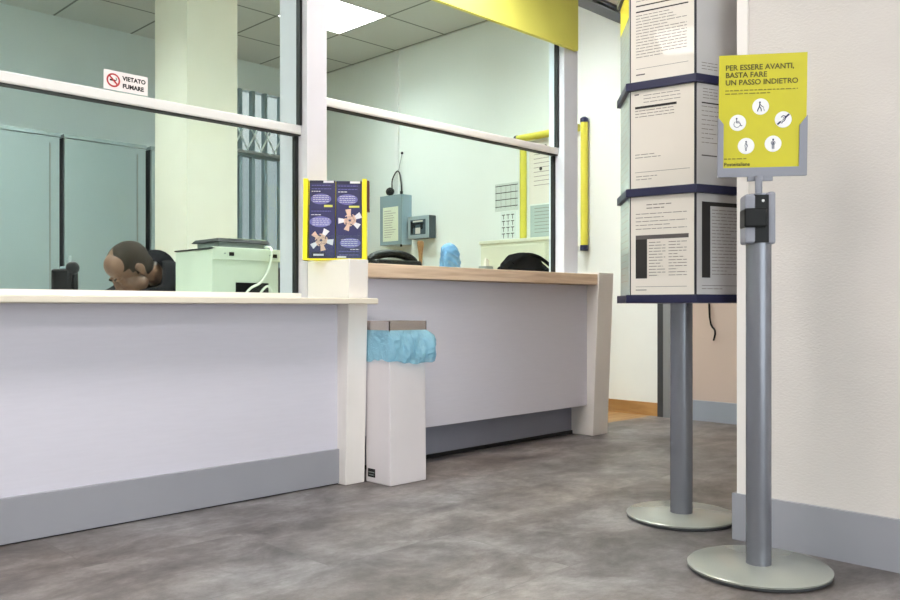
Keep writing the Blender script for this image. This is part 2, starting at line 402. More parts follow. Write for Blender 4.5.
# folding security lattice in front of the back window
g = thing('security_lattice', 'pale folding metal lattice across the office back window', 'security grille', (4.15, YB-0.05, 2.08))
mt = MATS.get('pale_lattice') or mat('pale_lattice', (214, 224, 222), 0.5)
for i in range(4):
    x0 = WX0+0.02+i*0.14
    for sgn in (0, 1):
        a, b = (x0, x0+0.14) if sgn == 0 else (x0+0.14, x0)
        MB().tube([(a, YB-0.04-0.012*sgn, 2.11), (b, YB-0.04-0.012*sgn, 2.37)], 0.008, 6).build('lattice_bar', mt, g)
MB().box((WX0, YB-0.055, 2.08), (WX1, YB-0.03, 2.105)).build('rail', M_grey, g)
MB().box((WX0, YB-0.055, 2.375), (WX1, YB-0.03, 2.395)).build('rail', mt, g)
for x in (WX0+0.012, WX1-0.012): MB().box((x-0.012, YB-0.055, 2.10), (x+0.012, YB, 2.38)).build('bracket', mt, g)

# partition: pillars, post, bulkhead, lintel
m = MB(); m.box((2.05, 2.89, 0), (2.15, 3.09, ZO)); struct(m.build('wall_partition_pillar', mat('pillar_paint', (212, 209, 215), 0.6, var=0.01)))
m = MB(); m.box((3.80, 2.89, 0), (3.925, 2.998, 2.62)); struct(m.build('wall_partition_post', [M_postw]))
m = MB(); m.box((-3, 2.89, 2.26), (3.925, 3.0, ZO)); struct(m.build('wall_bulkhead', M_white))
m = MB(); m.box((-3, 2.90, 0), (-0.6, 3.0, 2.26)); struct(m.build('wall_partition_left', M_white))
m = MB(); m.box((3.925, 2.84, 2.50), (4.9, 3.0, ZO)); m.box((3.925, 2.83, 2.485), (4.8, 2.845, 2.51)); struct(m.build('trim_1', M_lintel))
# column in the office
m = MB(); m.box((2.617, 5.0, 0), (2.98, 5.45, ZO)); struct(m.build('wall_column', M_column))

# skirting of the right wall, wrapping its end
m = MB(); m.box((2.405, -3, 0), (2.42, 1.196, 0.14)); m.box((2.42, 1.181, 0), (2.7, 1.196, 0.14))
struct(m.build('baseboard_right', M_skirt))
m = MB(); m.box((2.412, 1.150, 0.14), (2.42, 1.184, ZH)); m.box((2.42, 1.181, 0.14), (2.46, 1.184, ZH)); struct(m.build('trim_2', M_cream))

# ------------------------------------------------------------------ windows
def window(n, x0, x1, zrail, zsill, gm):
    w = struct(MB().box((x0, 2.928, zrail-0.019), (x1, 2.975, zrail+0.019)).build('window_%d' % n, M_frame, bevel=0.006))
    MB().box((x0, 2.935, zrail-0.024), (x1, 2.972, zrail-0.019)).build('rail_seal', M_seal, w)
    MB().box((x0+0.004, 2.938, zrail+0.019), (x1-0.004, 2.946, 2.26)).build('upper_pane', gm, w)
    MB().box((x0+0.004, 2.962, zsill), (x1-0.004, 2.970, zrail-0.026)).build('lower_pane', gm, w)
    MB().box((x1-0.012, 2.926, zrail+0.02), (x1, 2.952, 2.26)).build('upper_seal', M_seal, w)
    MB().box((x1-0.016, 2.952, zsill), (x1, 2.974, zrail-0.026)).build('lower_seal', M_seal, w)
    return w
w1 = window(1, -0.6, 2.05, 1.446, 0.762, M_glassteal)
MB().box((-0.6, 2.93, 0.739), (2.05, 2.985, 0.762)).build('sill_rail', M_cream, w1)
w2 = window(2, 2.15, 3.80, 1.588, 0.886, M_glass)

# ------------------------------------------------------------------ left counter
def end_panel(parent, x0, x1, ybot, ytop, yback, ztop, mt):
    m = MB()
    m.hexa([(x0,ybot,0),(x1,ybot,0),(x1,yback,0),(x0,yback,0),(x0,ytop,ztop),(x1,ytop,ztop),(x1,yback,ztop),(x0,yback,ztop)])
    return m.build('end_panel', mt, parent, bevel=0.003)
c1 = thing('service_counter', 'long pale service counter front with grey skirting below the left window', 'counter', (0.7, 2.8, 0))
MB().box((-0.6, 2.685, 0.14), (2.05, 2.88, 0.714)).build('front_panel', M_panel, c1)
MB().box((-0.6, 2.672, 0.004), (2.05, 2.72, 0.14)).build('skirting', M_skirt, c1, bevel=0.002)
MB().box((-0.6, 2.68, 0), (2.05, 2.72, 0.004)).build('floor_seal', M_seal, c1)
end_panel(c1, 2.05, 2.147, 2.633, 2.608, 2.888, 0.893, M_cream)
l1 = tag(MB().prism([(-0.6, 2.55), (2.150, 2.55), (2.150, 2.607), (2.049, 2.607), (2.049, 2.929), (-0.6, 2.929)], 0.715, 0.738).build('counter_ledge', M_ledge, bevel=0.004),
         'narrow cream ledge running along the front of the left counter', 'ledge')
# ------------------------------------------------------------------ right counter
c2 = thing('service_counter', 'white higher counter front with recessed grey plinth below the right window', 'counter', (2.98, 2.8, 0))
MB().box((2.147, 2.735, 0.165), (3.80, 2.775, 0.824)).build('front_panel', M_panel, c2)
MB().box((2.15, 2.84, 0.018), (3.80, 2.868, 0.80)).build('plinth', M_kick, c2)
MB().box((2.15, 2.832, 0), (3.80, 2.868, 0.018)).build('plinth_strip', M_seal, c2)
end_panel(c2, 3.80, 3.94, 2.696, 2.655, 2.888, 0.893, M_cream)
tag(MB().prism([(2.152, 2.662), (3.798, 2.662), (3.798, 3.022), (3.96, 3.022), (3.96, 3.40), (2.30, 3.40), (2.30, 2.99), (2.152, 2.99)], 0.826, 0.884).build('counter_worktop', M_oak, bevel=0.003),
    'pale oak worktop on the right counter, passing under the glass', 'worktop')

# yellow fascia
fas = tag(MB().box((2.03, 2.866, 2.164), (3.90, 2.89, 2.498)).build('fascia_panel', M_yellow, bevel=0.002),
    'plain yellow fascia panel hanging above the right window', 'sign panel')

# ------------------------------------------------------------------ ceiling lights
def ceil_light(x, y, z, mt, label, group):
    t = thing('ceiling_light', label, 'ceiling light', (x, y, z-0.02), group=group)
    m = MB()
    for a, b in (((-.298, -.298), (.298, -.283)), ((-.298, .283), (.298, .298)), ((-.298, -.283), (-.283, .283)), ((.283, -.283), (.298, .283))):
        m.box((x+a[0], y+a[1], z-0.012), (x+b[0], y+b[1], z+0.002))
    m.build('trim_frame', M_frame, t)
    MB().box((x-.283, y-.283, z-0.006), (x+.283, y+.283, z-0.001)).build('diffuser', mt, t)
    m = MB()
    for k in range(1, 4):
        m.box((x-.283+k*.1415-.004, y-.283, z-.013), (x-.283+k*.1415+.004, y+.283, z-.006))
    for k in range(1, 8):
        m.box((x-.283, y-.283+k*.0708-.002, z-.011), (x+.283, y-.283+k*.0708+.002, z-.006))
    m.build('louvre', M_frame, t)
def recessed_light(x, y, z, label):
    t = thing('ceiling_light', label, 'ceiling light', (x, y, z), group='office ceiling lights')
    m = MB(); h = .298
    m.box((x-h, y-h, z+.062), (x+h, y+h, z+.07))
    for a, b in (((-h, -h), (h, -h+.008)), ((-h, h-.008), (h, h)), ((-h, -h), (-h+.008, h)), ((h-.008, -h), (h, h))):
        m.box((x+a[0], y+a[1], z), (x+b[0], y+b[1], z+.07))
    m.build('housing', M_frame, t)
    MB().box((x-.285, y-.285, z+.055), (x+.285, y+.285, z+.061)).build('diffuser', M_lampo, t)
    m = MB()
    for k in range(1, 6): m.box((x-.29+k*.0967-.0015, y-.29, z+.002), (x-.29+k*.0967+.0015, y+.29, z+.045))
    for k in range(1, 6): m.box((x-.29, y-.29+k*.0967-.0015, z+.002), (x+.29, y-.29+k*.0967+.0015, z+.045))
    m.build('louvre', mat('louvre_white', (244, 246, 246), 0.4), t)
for k, (x, y) in enumerate(OFFICE_LAMPS):
    recessed_light(x, y, ZO, 'bright square office ceiling light seen at the top of the right window' if k == 0 else 'square office ceiling light out of the photo')
for x, y in ((1.15, 1.62), (-0.75, 1.62), (1.15, -0.78), (-0.75, -0.78), (2.8, 2.4)):
    ceil_light(x, y, ZH, M_lamph, 'square hall ceiling light out of the photo', 'hall ceiling lights')

# ------------------------------------------------------------------ yellow sign on barrier post
SP = Vector((2.166, 1.002, 0))
t = thing('sign_stand', 'grey round-based barrier post holding a yellow notice, closest to the right wall', 'sign stand', SP)
def round_base(t, P, r):
    MB().lathe([(r-.006, 0), (r-.002, 0.003), (r-.002, 0.008), (r-.006, 0.009)], P.x, P.y, 64).build('base_rim', M_baserim, t, smooth=True)
    MB().lathe([(r-.004, 0.009), (r, 0.010), (r, 0.014), (r-.004, 0.017), (0.04, 0.020)], P.x, P.y, 64).build('base_plate', M_base, t, smooth=True)
round_base(t, SP, 0.184)
pr = 0.0325
m = MB(); m.lathe([(pr, 0.019), (pr, 1.002)], SP.x, SP.y, 40); m.build('pole', M_pole, t, smooth=True)
HM = Matrix.Translation(SP) @ frame((0, 0, 0), R, (0, 0, 1)).to_3x3().to_4x4()     # local x=right, y=up, z=towards viewer
HM = HM @ Matrix.Rotation(math.radians(-8), 4, 'Y')
m = MB(HM)
m.box((-0.020, 0.872, -0.028), (0.020, 0.998, 0.0345)); hb = m.build('belt_cassette', M_black, t)
MB(HM).box((-0.042, 0.870, -0.033), (-0.014, 1.000, 0.036)).build('cassette_cheek', M_holder, t, bevel=0.006)
MB(HM).box((0.016, 0.868, -0.033), (0.036, 1.006, 0.036)).build('cassette_cheek', M_holder, t, bevel=0.006)
MB(HM).box((-0.045, 0.912, -0.020), (0.012, 0.962, 0.046)).build('belt_clip', M_black, hb, bevel=0.004)
MB(HM).ball((0.004, 0.982, 0.0345), (0.004, 0.004, 0.003), 10, 8).build('screw', M_signwhite, hb)
m = MB(HM); m.lathe([(0.008, 0), (0.008, 0.06)], 0, 0, 16)
# stem (vertical): build in world
MB().lathe([(0.0095, 1.002), (0.0095, 1.052)], SP.x, SP.y, 16).build('stem', M_holder, t, smooth=True)
# the holder and sheet: frame rolled slightly
sc0 = SP + Vector((0, 0, 1.217)) + R*0.010
SM = frame(sc0, R, (0, 0, 1)) @ Matrix.Rotation(math.radians(-9), 4, 'Y') @ Matrix.Rotation(math.radians(3.5), 4, 'X')
W2, B0, T0 = 0.114, -0.165, 0.158
m = MB(SM)
# U-shaped grey holder: back plate + front lip with chamfered arms
m.prism([(-W2, B0), (W2, B0), (W2, -0.006), (W2-0.012, -0.020), (-W2+0.012, -0.020), (-W2, -0.006)], -0.010, -0.004)
m.prism([(-W2, B0), (W2, B0), (W2, -0.006), (W2-0.020, -0.032), (W2-0.020, B0+0.024), (-W2+0.014, B0+0.024), (-W2+0.014, -0.024), (-W2, -0.006)], 0.0005, 0.005)
m.box((-W2, B0, -0.006), (W2, B0+0.006, 0.002))
m.box((-0.036, B0-0.012, -0.010), (0.028, B0, 0.004))
m.build('holder_frame', M_holder, t)
m = MB(SM); m.box((-W2+0.002, B0+0.008, -0.004), (W2-0.002, T0, 0.0)); sh = m.build('sign_sheet', M_signyellow, t)
m = MB(SM); z = 0.0008
x0 = -W2+0.018
T = Matrix.Translation
for i, s_ in enumerate(("PER ESSERE AVANTI,", "BASTA FARE", "UN PASSO INDIETRO")):
    m = MB(SM); m.mesh(text_mesh(s_, 0.0195, 0.00045), T((x0, T0-0.040-0.0195*i, z))); m.build('lettering', M_signink, sh, fix=False)
for xs0, yy, ln, th in ((x0, T0-0.095, 0.185, .0028), (x0, T0-0.1035, 0.115, .0028), (-W2+0.0165, B0+0.047, 0.06, .003)):
    m = MB(SM); x = 0
    while x < ln:
        wd_ = random.uniform(0.006, 0.016); m.quad(xs0+x, yy, xs0+min(ln, x+wd_), yy+th, z); x += wd_+0.003
    m.build('small_print', mat('olive_small_ink', (130, 124, 10), 0.6), sh, fix=False)
m = MB(SM); m.mesh(text_mesh("Posteitaliane", 0.0132, 0.00025), T((-W2+0.0165, B0+0.0295, z))); m.build('logo', M_signblack, sh, fix=False)
def pict(cx, cy, kind):
    m = MB(SM); m.disc(cx, cy, 0.0215, 0.0008, 36); m.mi = 1; zz = 0.0013
    def S(pts, w): m.stroke([(cx+x*0.001, cy+y*0.001) for x, y in pts], w*0.001, zz)
    def D(x, y, r): m.disc(cx+x*0.001, cy+y*0.001, r*0.001, zz, 14)
    if kind == 'cane':
        D(-2, 11, 2.4); S([(-2, 8), (-3, 0), (-6, -6), (-8, -12)], 2.6); S([(-3, 0), (1, -5), (2, -12)], 2.4); S([(-2, 6), (3, 1), (6, 0)], 1.8); S([(6, 1), (10, -12)], 1.0)
    elif kind == 'chair':
        D(-3, 11, 2.3); S([(-3, 8), (-3, 0), (5, 0), (8, -8), (11, -8)], 2.2); S([(-3, 4), (4, 4)], 1.6)
        S([(-2+8*math.cos(a), -4+8*math.sin(a)) for a in [math.radians(120+i*22) for i in range(11)]], 1.3)
    elif kind == 'ear':
        S([(-4, -10), (-2, -6), (3, -3), (6, 3), (4, 9), (-1, 10), (-5, 6)], 2.2); S([(-1, 5), (2, 4), (1, -1)], 1.4)
        S([(-14, -12), (-7, -6)], 4.5); S([(5, 5), (14, 13)], 4.5); S([(-14, -13), (14, 13)], 0.9)
    elif kind == 'pregnant':
        D(0, 11, 2.2); S([(0, 8), (3, 2), (4, -1), (1, -5), (1, -13)], 1.3); S([(-1, 8), (-3, 2), (-2, -5), (-1, -13)], 1.3); S([(0, 5), (2, 0)], 1.0)
    else:
        D(0, 11, 2.4); S([(0, 8), (-5, 4), (-4, -1), (0, -2)], 1.5); S([(0, 8), (5, 4), (4, -1), (0, -2)], 1.5); D(0, 2, 2.6); S([(-2, -2), (-2, -13)], 2.0); S([(2, -2), (2, -13)], 2.0)
    m.build('pictogram', [M_signwhite, M_signblue], sh, fix=False)
pict(-0.005, 0.020, 'cane'); pict(-0.063, -0.021, 'chair'); pict(0.053, -0.016, 'ear'); pict(-0.041, -0.083, 'pregnant'); pict(0.028, -0.079, 'baby')

# ------------------------------------------------------------------ hexagonal notice stand
HP = Vector((2.528, 1.436, 0))
hs = thing('display_stand', 'grey pole stand carrying a tall six-sided drum of printed notices, near wall corner', 'display stand', HP)
round_base(hs, HP, 0.180)
MB().lathe([(0.0365, 0.019), (0.0365, 0.725)], HP.x, HP.y, 40).build('pole', M_pole, hs, smooth=True)
def hexdir(deg):
    a = math.radians(deg); return -F*math.cos(a)+R*math.sin(a)
def hexpoly(rad): return [tuple((HP+hexdir(-4+60*k)*rad).xy) for k in range(6)]
MB().prism(hexpoly(0.213), 0.735, 1.74).build('drum_core', mat('dark_navy_core', (24, 24, 38), 0.5), hs)
for z0 in (0.716, 1.056, 1.396, 1.736):
    MB().prism(hexpoly(0.229), z0, z0+0.026).build('tray', M_navy, hs, bevel=0.002)
LAB = {}
def notice(face, tier, kind, label):
    d = hexdir(-34+60*face); right = UP.cross(d)
    ap = 0.213*math.cos(math.radians(30))
    zc = 0.742+0.34*tier+0.157
    Mx = frame(HP+d*(ap+0.0025)+UP*zc, right, UP)
    m = MB(Mx); w, h = 0.1025, 0.1565
    m.box((-w, -h, -0.002), (w, h, 0)); z = 0.0006
    rnd = random.Random(face*10+tier)
    def bar(x0, y0, x1, y1, mi): m.mi = mi; m.quad(x0, y0, x1, y1, z+0.0003*(mi == 2)); m.mi = 0
    def para(y, y1, xl, xr, step=0.0095, thick=0.0022, mi=1):
        while y > y1:
            xe = xr if rnd.random() < 0.75 else xl+(xr-xl)*rnd.uniform(0.4, 0.9)
            x = xl
            while x < xe:
                wd = rnd.uniform(0.01, 0.03); bar(x, y, min(xe, x+wd), y+thick, mi); x += wd+0.003
            y -= step
    base = M_paper
    if kind == 'lines':
        bar(-0.085, 0.085, 0.085, 0.089, 2); bar(-0.085, 0.066, 0.085, 0.070, 2); para(0.13, 0.10, -0.085, 0.02); para(0.055, -0.08, -0.085, 0.08)
        bar(-0.085, 0.142, -0.02, 0.146, 3); bar(-0.085, -0.115, 0.085, -0.1135, 1); bar(-0.085, -0.135, -0.055, -0.131, 3)
    elif kind == 'bar':
        bar(-0.088, 0.098, 0.048, 0.1055, 2); para(0.138, 0.115, -0.06, 0.06, 0.011, 0.002); para(0.09, 0.07, -0.088, 0.04); para(-0.05, -0.06, -0.088, 0.05)
        bar(-0.088, -0.106, 0.09, -0.1045, 1); para(-0.12, -0.13, -0.085, 0.0); bar(-0.09, 0.142, -0.075, 0.146, 3)
    elif kind == 'table':
        m.mi = 1
        para(0.128, 0.112, -0.05, 0.055, 0.011, 0.003); para(0.10, 0.05, -0.086, 0.08, 0.012)
        bar(-0.086, 0.020, 0.086, 0.033, 3); bar(-0.086, -0.105, -0.048, 0.020, 2)
        for k in range(13): bar(-0.083, 0.006-k*0.0088, -0.055+rnd.uniform(-.01, 0), 0.008-k*0.0088, 4)
        para(0.008, -0.10, -0.042, 0.012, 0.0095); para(0.008, -0.10, 0.022, 0.080, 0.0095)
        bar(-0.086, -0.132, 0.08, -0.1305, 1); bar(-0.086, -0.143, -0.05, -0.140, 1)
    elif kind == 'table2':
        bar(-0.084, 0.118, 0.086, 0.131, 2); bar(-0.084, -0.105, -0.050, 0.118, 2)
        for k in range(22): bar(-0.081, 0.108-k*0.0095, -0.058+rnd.uniform(-.01, 0), 0.110-k*0.0095, 3)
        para(0.105, -0.10, -0.043, 0.08, 0.0105); bar(-0.084, -0.13, 0.084, -0.1285, 3); para(-0.14, -0.145, -0.084, 0)
    elif kind == 'short':
        para(0.14, 0.11, -0.08, -0.02); bar(-0.085, 0.095, -0.01, 0.099, 2); para(0.085, -0.03, -0.085, -0.005, 0.014); bar(-0.085, -0.068, -0.005, -0.064, 3)
    elif kind == 'faint':
        bar(-0.08, 0.10, 0.08, 0.118, 1); para(-0.12, -0.14, -0.085, -0.02)
    elif kind == 'yellow':
        bar(-w, 0.06, w, h, 5); para(0.04, -0.12, -0.08, 0.08, 0.02)
    elif kind == 'sleeve':
        para(0.13, -0.13, -0.08, 0.08, 0.022)
    base = M_sleeve if face == 2 else (M_paper2 if face == 1 else M_paper)
    if face == -1: base = M_sleeve
    o = m.build('notice_sheet', [base, M_ink, M_inkblack, M_inkmid, M_paper2, M_brightyellow], None, fix=False)
    tag(o, label, 'notice', 'printed notices on the six-sided stand'); return o
notice(0, 0, 'table', 'printed notice with dark-columned table facing the camera, lowest on the drum')
notice(0, 1, 'bar', 'nearly blank notice with one thick black bar, middle tier facing the camera')
notice(0, 2, 'lines', 'notice with two thick rules and fine text, top tier facing the camera')
notice(1, 0, 'table2', 'notice with tall dark column on the lowest tier, right-hand face')
notice(1, 1, 'short', 'grey notice partly behind the yellow sign, middle tier, right-hand face')
notice(1, 2, 'faint', 'pale grey nearly empty notice on the top tier, right-hand face')
notice(-1, 0, 'sleeve', 'narrow pale sleeve seen edge-on, lowest on the left side of the drum')
notice(-1, 1, 'sleeve', 'narrow pale sleeve seen edge-on, middle tier on the left side of the drum')
notice(-1, 2, 'yellow', 'sheet with yellow upper part seen edge-on, top left of the drum')

# ------------------------------------------------------------------ bin
bx0, bx1, by0, by1 = 2.160, 2.354, 2.490, 2.640
t = thing('waste_bin', 'tall white square bin with blue liner and steel rim in front of right counter', 'bin', ((bx0+bx1)/2, (by0+by1)/2, 0))
m = MB(); m.hexa([(bx0+.0,by0,0),(bx1,by0,0),(bx1,by1,0),(bx0,by1,0),(bx0-.003,by0+.003,.625),(bx1-.004,by0+.003,.625),(bx1-.004,by1,.625),(bx0-.003,by1,.625)])
m.build('body', mat('bin_white', (226, 220, 222), 0.5, var=0.015), t, bevel=0.004)
m = MB()
rx0, rx1, ry0, ry1 = bx0-.006, bx1-.001, by0-.001, by1+.002
m.box((rx0, ry0, .605), (rx1, ry0+.004, .648)); m.box((rx0, ry1-.004, .605), (rx1, ry1, .648)); m.box((rx0, ry0, .605), (rx0+.004, ry1, .648)); m.box((rx1-.004, ry0, .605), (rx1, ry1, .648))
m.build('rim', M_chrome, t)
# liner: crumpled skirt folded over the rim
m = MB(); n = 132; rings = []
cx, cy = (rx0+rx1)/2, (ry0+ry1)/2; hx, hy = (rx1-rx0)/2, (ry1-ry0)/2
prof = [(0.0015, 0.612), (0.006, 0.604), (0.012, 0.590), (0.016, 0.572), (0.019, 0.552), (0.020, 0.532), (0.018, 0.512), (0.013, 0.496), (0.007, 0.486)]
for j, (off, z) in enumerate(prof):
    ring = []
    for i in range(n):
        a = 2*math.pi*i/n
        ca, sa = math.cos(a), math.sin(a)
        k = 1/max(abs(ca), abs(sa)); px, py = hx*ca*k, hy*sa*k
        nx, ny = (math.copysign(1, ca), 0) if abs(ca) > abs(sa) else (0, math.copysign(1, sa))
        jj = j/len(prof)
        wob = (0.005*math.sin(9*a+j*0.8)+0.004*math.sin(21*a-j*1.1)+0.003*math.sin(37*a+j*1.7)+random.uniform(-.0015, .0015))*min(1, j/1.5)
        bulge = 0.052*max(0, math.cos(a+math.radians(22)))**6*math.sin(min(1, j/4)*math.pi/2)   # bulges to the right
        o = max(0.0015, off+wob) + bulge
        wallcut = 0.0
        xx = cx+px+nx*o+ca*bulge*0.3; yy = cy+py+ny*o
        if xx < 2.150: xx = 2.1505
        if yy > 2.725: yy = 2.725
        ring.append(m.v((xx, yy, z+0.010*math.sin(2*a+1)*jj+0.003*math.sin(11*a)*jj)))
    rings.append(ring)
for a, b in zip(rings, rings[1:]):
    for i in range(n): m.face([a[i], a[(i+1) % n], b[(i+1) % n], b[i]])
o = m.build('liner', M_bag, t, smooth=False)
for p in o.data.polygons: p.use_smooth = True
m = MB(); m.box((bx0-.0016, 2.582, .022), (bx0+.001, 2.626, .056)); m.mi = 1
m.box((bx0-.0022, 2.586, .040), (bx0+.001, 2.622, .044)); m.box((bx0-.0022, 2.590, .030), (bx0+.001, 2.618, .033))
m.build('maker_plate', [M_black, M_grey], t)

# ------------------------------------------------------------------ brochure holder
BC = Vector((2.085, 2.745, 0.8935))
BMx = frame(BC, R, UP) @ Matrix.Rotation(math.radians(3), 4, 'Y')
t = thing('brochure_holder', 'yellow upright leaflet holder on the end of the left counter', 'leaflet holder', BC, M=BMx)
W, H = 0.128, 0.332
m = MB(BMx); m.box((-W, 0.006, -0.045), (W, H-0.006, -0.040)); m.build('back_panel', M_brightyellow, t)
m = MB(BMx); m.box((-W, 0, -0.045), (W, 0.006, 0.034)); m.build('base', M_brightyellow, t)
for sx, w_ in ((-1, 0.018), (1, 0.018)):
    m = MB(BMx)
    x0, x1 = sx*W, sx*(W-w_)
    m.hexa([(min(x0,x1), 0.0, -0.04), (max(x0,x1), 0.0, -0.04), (max(x0,x1), 0.0, 0.030), (min(x0,x1), 0.0, 0.030),
            (min(x0,x1), H, -0.04), (max(x0,x1), H, -0.04), (max(x0,x1), H, 0.004), (min(x0,x1), H, 0.004)])
    m.build('side_panel', M_brightyellow, t)
m = MB(BMx); m.box((W+0.001, 0.20, -0.04), (W+0.010, 0.325, 0.002)); m.build('side_flap', mat('maroon_card', (84, 44, 36), 0.6), t)
def hands(m, cx, cy, r0, k, rot=0.0, z=0.0008):
    hr = random.Random(int(1000*(cx+cy+rot)))
    for i in range(k):
        a = rot+2*math.pi*i/k+hr.uniform(-.25, .25); r = r0*hr.uniform(.80, 0.98)
        d = Vector((math.cos(a), math.sin(a))); q = Vector((-d.y, d.x)); c0 = Vector((cx, cy))
        m.mi = 3 if i % 2 else 4
        p0, p1 = c0+d*r, c0+d*r*0.5
        m.poly([tuple(p0-q*r*.26), tuple(p0+q*r*.26), tuple(p1+q*r*.15), tuple(p1-q*r*.15)], z)
        m.mi = 3; pm = c0+d*r*0.40
        m.poly([tuple(p1-q*r*.15), tuple(p1+q*r*.15), tuple(pm+q*r*.19), tuple(pm-q*r*.19)], z)
        for f in range(4):
            e = pm+q*r*(-.15+.1*f); tip = c0+d*r*(0.10+0.05*(f % 2))+q*r*(-.13+.09*f)
            m.stroke([tuple(e), tuple(tip)], r*.075, z)
        m.stroke([tuple(p1+q*r*.15), tuple(pm+q*r*.32)], r*.08, z)
    m.mi = 0
def leaflet(xc, y0, y1, zf, label, kind):
    Mx = BMx @ Matrix.Translation((xc, 0, zf)) @ Matrix.Rotation(math.radians(-4), 4, 'X')
    m = MB(Mx); w = 0.0520
    m.box((-w, y0, -0.008), (w, y1, 0)); z = 0.0008
    h = y1-y0
    def oval(cx, cy, rx, ry): m.mi = 1; m.disc(cx, cy, rx, z, 24, ry); m.mi = 0
    def txt(y, x0, x1, mi=2, th=0.0022):
        m.mi = mi; x = x0
        while x < x1:
            wd = random.uniform(.006, .014); m.quad(x, y, min(x1, x+wd), y+th, z+.0004); x += wd+.0025
        m.mi = 0
    if kind == 'up':
        m.mi = 5; m.quad(-w, y1-0.012, w, y1-0.0005, z); m.mi = 4; m.quad(0.004, y1-0.010, 0.046, y1-0.001, z+.0003); m.mi = 0
        for k in range(3): txt(y1-0.022-k*0.007, -0.044, 0.036, 5 if k % 2 else 1)
        txt(y1-0.047, -0.044, -0.008, 4, .003)
        oval(-0.006, y1-0.077, 0.042, 0.022)
        for k in range(4): txt(y1-0.065-k*0.008, -0.038, 0.026, 2)
        hands(m, -0.006, y1-0.146, 0.045, 5, 0.4)
    elif kind == 'low':
        txt(y1-0.02, -0.044, 0.036, 5); txt(y1-0.028, -0.044, 0.036, 1); txt(y1-0.043, -0.044, -0.004, 4, .003)
        oval(-0.006, y1-0.07, 0.044, 0.022)
        for k in range(4): txt(y1-0.060-k*0.008, -0.038, 0.03, 2)
        m.mi = 6; m.quad(0.008, y1-0.010, 0.042, y1-0.001, z); m.mi = 0
        hands(m, -0.004, y0+0.072, 0.052, 5, 1.2)
        m.mi = 5; m.quad(-0.04, y0+0.004, 0.014, y0+0.024, z+.0006); m.mi = 4; m.quad(-0.034, y0+0.009, 0.008, y0+0.017, z+.0009); m.mi = 0
    else:
        hands(m, 0.004, y1-0.062, 0.052, 5, 0.5)
        m.mi = 6; m.quad(0.0, y1-0.010, 0.042, y1-0.002, z+.0006); m.mi = 0
        oval(0.006, y0+0.062, 0.042, 0.020)
        for k in range(4): txt(y0+0.050+k*0.008, -0.03, 0.038, 2)
        txt(y0+0.034, 0.006, 0.042, 4, .003)
        for k in range(3): txt(y0+0.012+k*0.007, -0.04, 0.042, 5 if k % 2 else 1)
        m.mi = 4; m.quad(-0.046, y0+0.001, -0.01, y0+0.008, z+.0006); m.mi = 0
    for i in range(len(m.bm.faces)): pass
    o = m.build('leaflet', [M_leaflet, M_lav, M_whiteprint, M_skinprint, M_whiteprint, M_leafdark, M_yellow], None, fix=False)
    tag(o, label, 'leaflet', 'navy leaflets in the yellow holder')
leaflet(-0.054, 0.125, 0.330, -0.006, 'navy leaflet with lavender bubble, upper left in the yellow holder', 'up')
leaflet(0.054, 0.125, 0.328, -0.006, 'navy leaflet with lavender bubble, upper right in the yellow holder', 'up')
leaflet(-0.052, 0.008, 0.226, 0.024, 'navy leaflet with star of hands near its foot, lower left in the yellow holder', 'low')
leaflet(0.056, 0.008, 0.224, 0.022, 'navy leaflet standing upside down, lower right in the yellow holder', 'down')
m = MB(BMx)
m.box((-W+0.018, 0.006, 0.036), (W-0.018, 0.10, 0.038)); m.build('front_pocket', M_clear, t)

# ------------------------------------------------------------------ no-smoking sign on the upper pane
x0, x1, z0, z1 = 1.222, 1.382, 1.470, 1.538
t = thing('no_smoking_sign', 'small white no-smoking sticker on the left window above the rail', 'sign', (1.3, 2.936, 1.47))
NM = frame(((x0+x1)/2, 2.9365, (z0+z1)/2), (1, 0, 0), UP)
m = MB(NM); m.box((-.08, -.034, -.0012), (.08, .034, 0)); m.build('plate', mat('sticker_white', (236, 228, 226), 0.4), t)
m = MB(NM); cx = -0.046
n = 40; ri, ro, zz = .0185, .0245, .0006
for i in range(n):
    a, b = 2*math.pi*i/n, 2*math.pi*(i+1)/n
    m.poly([(cx+ri*math.cos(a), ri*math.sin(a)), (cx+ro*math.cos(a), ro*math.sin(a)), (cx+ro*math.cos(b), ro*math.sin(b)), (cx+ri*math.cos(b), ri*math.sin(b))], zz)
m.stroke([(cx-.014, .014), (cx+.014, -.014)], .006, zz+.0008)
m.mi = 1; m.quad(cx-.013, -.003, cx+.008, .003, zz+.0003); m.stroke([(cx+.010, .0), (cx+.012, .006), (cx+.009, .010)], .0025, zz+.0003)
m.build('symbol', [M_red, M_black], t, fix=False)
for w_, y_ in (('VIETATO', .006), ('FUMARE', -.021)):
    m = MB(NM); m.mesh(text_mesh(w_, .021, .0009), T((-.013, y_, .0007))); m.build('lettering', M_black, t, fix=False)

